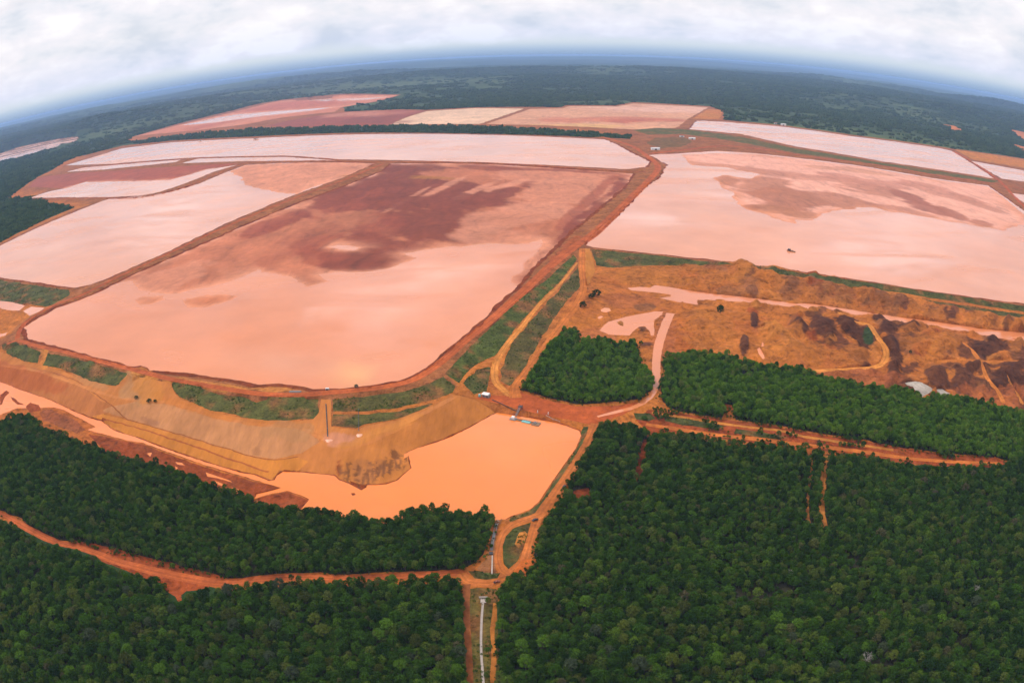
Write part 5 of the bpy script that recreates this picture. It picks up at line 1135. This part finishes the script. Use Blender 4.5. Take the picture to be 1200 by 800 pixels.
# floating pump barge with its gangway
c = P(615, 494, WO); rz = heading((597, 490), (634, 498), WO)
t_ = thing('pump_barge', 'long pump barge with teal midsection moored in the orange pond', 'barge', (c[0], c[1], WO), rz)
part('pontoon', t_, M['steel'], [((-14, -2.2, -.4), (-8.2, 2.2, .7))], bev=.15)
part('pontoon', t_, M['teal'], [((-2.5, -1.9, -.4), (5.6, 1.9, 1.0))], bev=.3)
part('pontoon', t_, M['wood'], [((7.4, -3.0, -.4), (14, 3.0, .7))], bev=.15)
part('walkway', t_, M['wood'], [((-8.3, -1.0, .3), (-2.4, 1.0, .55))]); part('walkway', t_, M['wood'], [((5.5, -1.0, .3), (7.5, 1.0, .55))])
part('deck_cabin', t_, M['white'], [((-12.5, -1.2, .7), (-9.8, 1.2, 2.7))], bev=.05)
part('pump', t_, M['steel'], [((8.4, -1.2, .7), (11.0, 1.2, 1.6))], [((9.7, 0, 1.6), (9.7, 0, 2.5), .5)], bev=.1)
part('railing', t_, M['wood'], tubes=[((7.6, s_ * 2.8, 1.6), (13.8, s_ * 2.8, 1.6), .06) for s_ in (-1, 1)] + [((x_, s_ * 2.8, .6), (x_, s_ * 2.8, 1.6), .05) for x_ in (7.6, 10.7, 13.8) for s_ in (-1, 1)])
part('hose', t_, M['blackpipe'], tubes=[((-8, .5, .75), (0, .7, 1.2), .22), ((0, .7, 1.2), (8.5, .3, 1.3), .22)])
# gantry and gangway down to the barge
g0 = at(610, 479, 2); g1 = Vector((*P(604, 489, WO), WO + .8))
v_ = g1 - g0; L = math.hypot(v_.x, v_.y)
t_ = thing('gangway_gantry', 'dark steel gantry with a gangway leading down to the pump barge', 'gantry', g0, math.atan2(v_.y, v_.x))
part('tower', t_, M['darkpaint'], [((-1.6, -1.5, 2.6), (1.6, 1.5, 3.0))], [((x_, y_, -.3), (x_, y_, 4.2), .16) for x_ in (-1.5, 1.5) for y_ in (-1.4, 1.4)] + [((-1.5, y_, 4.1), (1.5, y_, 4.1), .1) for y_ in (-1.4, 1.4)])
part('gangway', t_, M['steel'], tubes=[((1.6, y_, 2.4), (L, y_, v_.z), .15) for y_ in (-.7, 0, .7)] + [((1.6, y_, 3.3), (L, y_, v_.z + .9), .06) for y_ in (-.75, .75)])
part('pipe', t_, M['blackpipe'], tubes=[((-2.6, 0, .4), (L, .35, v_.z + .3), .26)])
# pump shed in the yard
c = at(570, 465.5, 4); t_ = thing('pump_shed', 'small white-roofed shed on the red yard by the dam', 'shed', c, heading((562, 464), (576, 467), 4))
part('wall', t_, M['steel'], [((-3.4, -1.9, -.2), (3.4, 1.9, 2.5))], bev=.04)
part('roof', t_, M['white'], [((-3.9, -2.4, 2.5), (2.6, 2.4, 2.9))], bev=.05)
part('door', t_, M['darkpaint'], [((1.2, -1.98, 0), (2.2, -1.86, 2.1))]); part('window', t_, M['glass'], [((-2.4, -1.98, 1.0), (-1.0, -1.86, 1.9))])
c = at(562, 464.5, 5); t_ = thing('water_tank', 'pale blue tank standing left of the white-roofed shed', 'tank', c)
part('tank_body', t_, M['teal'], tubes=[((0, 0, .3), (0, 0, 2.2), 1.1)]); part('stand', t_, M['steel'], [((-1.2, -1.2, -.3), (1.2, 1.2, .32))]); part('lid', t_, M['white'], tubes=[((0, 0, 2.2), (0, 0, 2.4), .45)])
# supply pipeline on the dam edge
ps = [at(q[0], q[1], 4) + Vector((0, 0, .55)) for q in ((577, 469), (585, 471.5), (593, 474), (601, 476.5), (608, 478))]
t_ = thing('pipeline', 'dark pipe running from the shed to the barge gantry', 'pipe', ps[0])
for a, b in zip(ps[:-1], ps[1:]): part('pipe_section', t_, M['blackpipe'], tubes=[(a - ps[0], b - ps[0], .34)])
for a in ps: part('support', t_, M['wood'], [((a.x - ps[0].x - .25, a.y - ps[0].y - .25, a.z - ps[0].z - .9), (a.x - ps[0].x + .25, a.y - ps[0].y + .25, a.z - ps[0].z - .3))])
# white posts on the shore
for x, y, lb in ((630, 483, 'white post on the orange pond shore, nearer the barge'), (642.5, 485, 'white post on the orange pond shore, right of the other')):
    t_ = thing('marker_post', lb, 'post', at(x, y, 1.5), 0, 'white posts on the pond shore'); part('post', t_, M['white'], tubes=[((0, 0, -.3), (0, 0, 1.9), .28)]); part('cap', t_, M['white'], tubes=[((0, 0, 1.9), (0, 0, 2.05), .4)]); part('base', t_, M['concrete'], [((-.5, -.5, -.3), (.5, .5, .25))])
ps = [at(q[0], q[1], 1) + Vector((0, 0, .4)) for q in ((640, 487), (648, 489.5), (656, 491.5))]
t_ = thing('shore_rail', 'low pale rail along the orange pond shore right of the posts', 'rail', ps[0])
for a, b in zip(ps[:-1], ps[1:]): part('rail', t_, M['concrete'], tubes=[(a - ps[0], b - ps[0], .2)])
for a in ps: part('rail_foot', t_, M['concrete'], [((a.x - ps[0].x - .25, a.y - ps[0].y - .25, a.z - ps[0].z - .7), (a.x - ps[0].x + .25, a.y - ps[0].y + .25, a.z - ps[0].z - .1))])

# pickups
def pickup(x, y, z_, ang, label, body='darkpaint', sc_=1.0):
    t_ = thing('pickup_truck', label, 'pickup', at(x, y, z_), ang, 'vehicles on the dirt roads'); t_.scale = (sc_,) * 3
    bm = bmesh.new()
    prof = [(-2.6, .55), (2.55, .5), (2.65, .95), (1.35, 1.12), (.65, 1.78), (-.75, 1.8), (-.95, 1.15), (-2.65, 1.15)]
    a = [bm.verts.new((p[0], -.9, p[1])) for p in prof]; b = [bm.verts.new((p[0], .9, p[1])) for p in prof]
    bm.faces.new(a); bm.faces.new(b[::-1])
    for k in range(len(prof)): bm.faces.new((a[(k + 1) % 8], a[k], b[k], b[(k + 1) % 8]))
    bmesh.ops.bevel(bm, geom=bm.edges[:], offset=.06, segments=2, affect='EDGES'); bmesh.ops.recalc_face_normals(bm, faces=bm.faces[:])
    me = bpy.data.meshes.new('body'); bm.to_mesh(me); bm.free(); me.materials.append(M[body]); link('body', me, t_)
    part('bed', t_, M['rubber'], [((-2.5, -.75, 1.16), (-1.05, .75, 1.19))])
    part('windscreen', t_, M['glass'], tubes=[((1.05, -.7, 1.47), (1.05, .7, 1.47), .12)])
    part('side_window', t_, M['glass'], [((-.6, -.93, 1.2), (.6, -.905, 1.65))]); part('side_window', t_, M['glass'], [((-.6, .905, 1.2), (.6, .93, 1.65))])
    for wx_ in (-1.65, 1.65):
        for wy_ in (-.85, .85):
            o = part('wheel', t_, M['rubber'], tubes=[((wx_, wy_ - .12, .4), (wx_, wy_ + .12, .4), .4)])
            part('rim', o, M['tin'], tubes=[((wx_, wy_ - .13, .4), (wx_, wy_ + .13, .4), .2)])
pickup(661, 571, 1, heading((661, 571), (669, 559), 1), 'dark pickup driving on the road beside the orange pond')
pickup(627, 609.5, .7, heading((630, 608), (600, 616), .7), 'dark pickup parked at the top of the road loop', 'darkpaint', .85)
pickup(582, 682, .2, heading((575, 682), (590, 677), .2), 'small rust-red pickup at the road junction above the flume', 'rust', .8)
# stacked pipes and a pump on the crest
c = at(346, 459, 16.5); t_ = thing('pipe_stack', 'stack of grey pipes lying on the crest of the middle dyke', 'pipes', c, heading((339, 459), (354, 459), 16.5))
for k, (y_, z_) in enumerate(((-1.0, .35), (-.3, .35), (.4, .35), (1.1, .35), (-.65, .95), (.05, .95), (.75, .95))): part('pipe', t_, M['steel'], tubes=[((-5.8 + .2 * (k % 3), y_, z_), (5.6 + .2 * (k % 2), y_, z_), .34)])
c = at(384, 456.5, 16); t_ = thing('pump_skid', 'small dark pump on the crest above the black discharge pipe', 'pump', c)
part('skid', t_, M['steel'], [((-1.9, -1.0, -.2), (1.9, 1.0, .25))]); part('engine', t_, M['darkpaint'], [((-1.6, -.8, .25), (.4, .8, 1.6))], bev=.1); part('pump_body', t_, M['steel'], tubes=[((.5, 0, .9), (1.7, 0, .9), .6)]); part('canopy', t_, M['tin'], [((-1.9, -1.1, 1.9), (1.2, 1.1, 2.0))], [((-1.7, y_, 0), (-1.7, y_, 1.9), .06) for y_ in (-.9, .9)] + [((1.0, y_, 0), (1.0, y_, 1.9), .06) for y_ in (-.9, .9)])
# discharge pipes
for (q0, q1, lb, n_) in (((382, 474, 13), (384, 511, 8.5), 'thick black discharge pipe running down the dyke face', 4), ((420, 480, 11), (420.5, 505, 8.5), 'shorter black pipe ending in a pale puddle on the dam berm', 3)):
    pts_ = []
    for k in range(n_ + 1):
        f = k / n_; pts_.append(at(q0[0] + (q1[0] - q0[0]) * f, q0[1] + (q1[1] - q0[1]) * f, q0[2] + (q1[2] - q0[2]) * f) + Vector((0, 0, .6)))
    t_ = thing('discharge_pipe', lb, 'pipe', pts_[0], 0, 'black discharge pipes')
    for a, b in zip(pts_[:-1], pts_[1:]): part('pipe_section', t_, M['blackpipe'], tubes=[(a - pts_[0], b - pts_[0], .45 if n_ == 4 else .25)])
    for a in pts_: part('flange', t_, M['steel'], tubes=[(a - pts_[0] - Vector((0, .15, 0)), a - pts_[0] + Vector((0, .15, 0)), .55 if n_ == 4 else .32)])
    # pale outwash mound under the mouth
    e = pts_[-1]; V = []; F = []
    for i in range(5):
        for j in range(14):
            a = 6.283 * j / 14; rr = (i + .35) / 5 * 3.0 * (1 + .2 * math.sin(3 * a)); V.append((rr * math.cos(a) * 1.25, rr * math.sin(a), .9 * (1 - (i / 4.0) ** 1.5) - .25))
    for i in range(4):
        for j in range(14): F.append((i * 14 + j, (i + 1) * 14 + j, (i + 1) * 14 + (j + 1) % 14, i * 14 + (j + 1) % 14))
    F.append(tuple(range(14)))
    o = link('outwash_cone', new_mesh('outwash_cone', V, F, [M['lightmud']], True), None, at(q1[0] + .5, q1[1] + 4, q1[2])); tag(o, 'pale pink outwash cone below the ' + ('long' if n_ == 4 else 'short') + ' black pipe', 'mud cone', 'outwash cones under the pipes')
# flume and spillway
def trough(name, label, cat, q, wid, hgt, mat, zz_=0.0):
    ps = [at(x, y, zz_) for x, y in q]; t_ = thing(name, label, cat, ps[0])
    for a, b in zip(ps[:-1], ps[1:]):
        d = (b - a); d.z = 0; n_ = Vector((-d.y, d.x, 0)).normalized(); bm = bmesh.new()
        prof = [(-wid / 2 - .25, -.3), (-wid / 2 - .25, hgt), (-wid / 2, hgt), (-wid / 2, .12), (wid / 2, .12), (wid / 2, hgt), (wid / 2 + .25, hgt), (wid / 2 + .25, -.3)]
        A = [bm.verts.new(a - ps[0] + n_ * u_ + Vector((0, 0, h_))) for u_, h_ in prof]; B = [bm.verts.new(b - ps[0] - d.normalized() * .12 + n_ * u_ + Vector((0, 0, h_))) for u_, h_ in prof]
        bm.faces.new(A[::-1]); bm.faces.new(B)
        for k in range(8): bm.faces.new((A[k], A[(k + 1) % 8], B[(k + 1) % 8], B[k]))
        bmesh.ops.recalc_face_normals(bm, faces=bm.faces[:])
        me = bpy.data.meshes.new('channel_section'); bm.to_mesh(me); bm.free(); me.materials.append(mat); link('channel_section', me, t_)
    return t_
t_ = trough('concrete_flume', 'long pale concrete flume running down to the bottom edge', 'flume', [(566.5, 702), (565.5, 712), (564.5, 724), (564, 738), (563.7, 752), (564, 766), (565, 780), (566, 794), (567.5, 812), (569, 840)], .85, .4, M['concrete'])
part('headwall', t_, M['concrete'], [((-2.6, .3, -.4), (2.6, 1.1, 1.5))], bev=.08); part('apron', t_, M['concrete'], [((-1.7, -3.2, .1), (1.7, .28, .42))])
t_ = trough('spillway_chute', 'narrow grey spillway chute between the orange pond and the junction', 'spillway', [(585, 607), (582, 614), (579.5, 624), (577.5, 634), (576, 645)], 1.3, .6, M['steel'])
part('outlet_pit', t_, M['darkpaint'], [((-1.2, -1.2, -.2), (1.2, 1.2, .9))]).location = at(575.5, 649) - at(585, 607)
o = part('drop_wall', t_, M['concrete'], [((-.4, -9, -.3), (.4, 9, .9))]); o.location = at(576.7, 662) - at(585, 607)
# small craft on the right-hand pond
c = P(927, 294.5, WR); t_ = thing('work_boat', 'small dark boat floating alone on the great right-hand pond', 'boat', (c[0], c[1], WR), heading((921, 293), (934, 296), WR))
bm = bmesh.new()
A = []; 
for x_, hw, z0 in ((-6.5, 2.2, -.3), (-2, 2.5, -.4), (3, 2.1, -.35), (7.5, .2, .2)):
    A.append([bm.verts.new(p) for p in ((x_, -hw * .6, z0), (x_, hw * .6, z0), (x_, hw, 1.25 + (.4 if x_ > 5 else 0)), (x_, -hw, 1.25 + (.4 if x_ > 5 else 0)))])
for a, b in zip(A[:-1], A[1:]):
    for k in range(4): bm.faces.new((a[k], b[k], b[(k + 1) % 4], a[(k + 1) % 4]))
bm.faces.new(A[0][::-1]); bm.faces.new(A[-1]); bmesh.ops.recalc_face_normals(bm, faces=bm.faces[:])
me = bpy.data.meshes.new('hull'); bm.to_mesh(me); bm.free(); me.materials.append(M['wood']); link('hull', me, t_)
part('cabin', t_, M['darkpaint'], [((-5.4, -1.5, 1.2), (-1.2, 1.5, 3.4))], bev=.1); part('winch', t_, M['rust'], tubes=[((2, -1, 1.8), (2, 1, 1.8), .5)]); part('gunwale', t_, M['rust'], tubes=[((-6.5, s_ * 2.2, 1.3), (-2, s_ * 2.5, 1.3), .14) for s_ in (-1, 1)] + [((-2, s_ * 2.5, 1.3), (3, s_ * 2.1, 1.3), .14) for s_ in (-1, 1)])
# sheds far away
def shed(x, y, z_, L_, W_2, H_, ang, label, roof='tin'):
    t_ = thing('site_shed', label, 'shed', at(x, y, z_), ang, 'sheds among the far ponds')
    part('wall', t_, M['white'], [((-L_ / 2, -W_2 / 2, -.5), (L_ / 2, W_2 / 2, H_))])
    bm = bmesh.new(); h2 = H_ + W_2 * .22
    v = [bm.verts.new(p) for p in ((-L_ / 2 - .6, -W_2 / 2 - .6, H_), (L_ / 2 + .6, -W_2 / 2 - .6, H_), (L_ / 2 + .6, W_2 / 2 + .6, H_), (-L_ / 2 - .6, W_2 / 2 + .6, H_), (-L_ / 2 - .6, 0, h2), (L_ / 2 + .6, 0, h2))]
    for f in ((0, 1, 5, 4), (2, 3, 4, 5), (0, 4, 3), (1, 2, 5), (3, 2, 1, 0)): bm.faces.new([v[k] for k in f])
    me = bpy.data.meshes.new('roof'); bm.to_mesh(me); bm.free(); me.materials.append(M[roof]); link('roof', me, t_)
    part('door', t_, M['darkpaint'], [((-L_ * .12, -W_2 / 2 - .08, 0), (L_ * .12, -W_2 / 2 + .05, H_ * .75))])
shed(768, 176, 15, 26, 11, 5, .1, 'long white shed between the far pond and the right-hand pond')
shed(811, 163.5, 15, 22, 10, 5, -.1, 'white shed on the brown land above the right-hand pond')
shed(799, 160.5, 15, 16, 9, 5, -.1, 'rust-roofed shed left of the white shed above the right-hand pond', 'rust')
shed(918, 147, 13, 24, 12, 6, -.2, 'pale shed at the forest edge behind the far right pond')
shed(909, 145, 13, 16, 9, 5, -.2, 'rust-roofed shed at the forest edge behind the far right pond', 'rust')
shed(235, 165.5, 14, 16, 8, 4, .2, 'dark-roofed shed on the left bank of the far pond', 'rust')
shed(300, 163.5, 14, 22, 9, 4, .05, 'brown shed on the far bank of the long pond', 'rust')

# ------------------------------------------------------------------ haze
def box_mesh(name, lo, hi, mats):
    x0, y0, z0 = lo; x1, y1, z1 = hi
    return new_mesh(name, [(x0, y0, z0), (x1, y0, z0), (x1, y1, z0), (x0, y1, z0), (x0, y0, z1), (x1, y0, z1), (x1, y1, z1), (x0, y1, z1)],
                    [(3, 2, 1, 0), (4, 5, 6, 7), (0, 1, 5, 4), (1, 2, 6, 5), (2, 3, 7, 6), (3, 0, 4, 7)], mats)
hm = bpy.data.materials.new('haze_air'); hm.use_nodes = True
t = hm.node_tree; t.nodes.clear()
ho = N(t, 'ShaderNodeOutputMaterial'); pv = N(t, 'ShaderNodeVolumePrincipled')
pv.inputs['Color'].default_value = (0.40, 0.61, 1.0, 1); pv.inputs['Density'].default_value = 4.8e-5; pv.inputs['Anisotropy'].default_value = 0.0
t.links.new(pv.outputs[0], ho.inputs['Volume'])
hz = link('haze', box_mesh('haze', (-97000, -97000, min(float(zz.min()), 0) - 1.5), (97000, 97000, 312.0), [hm]))
tag(hz, 'pale blue haze lying over the distant land', None, None, 'stuff')
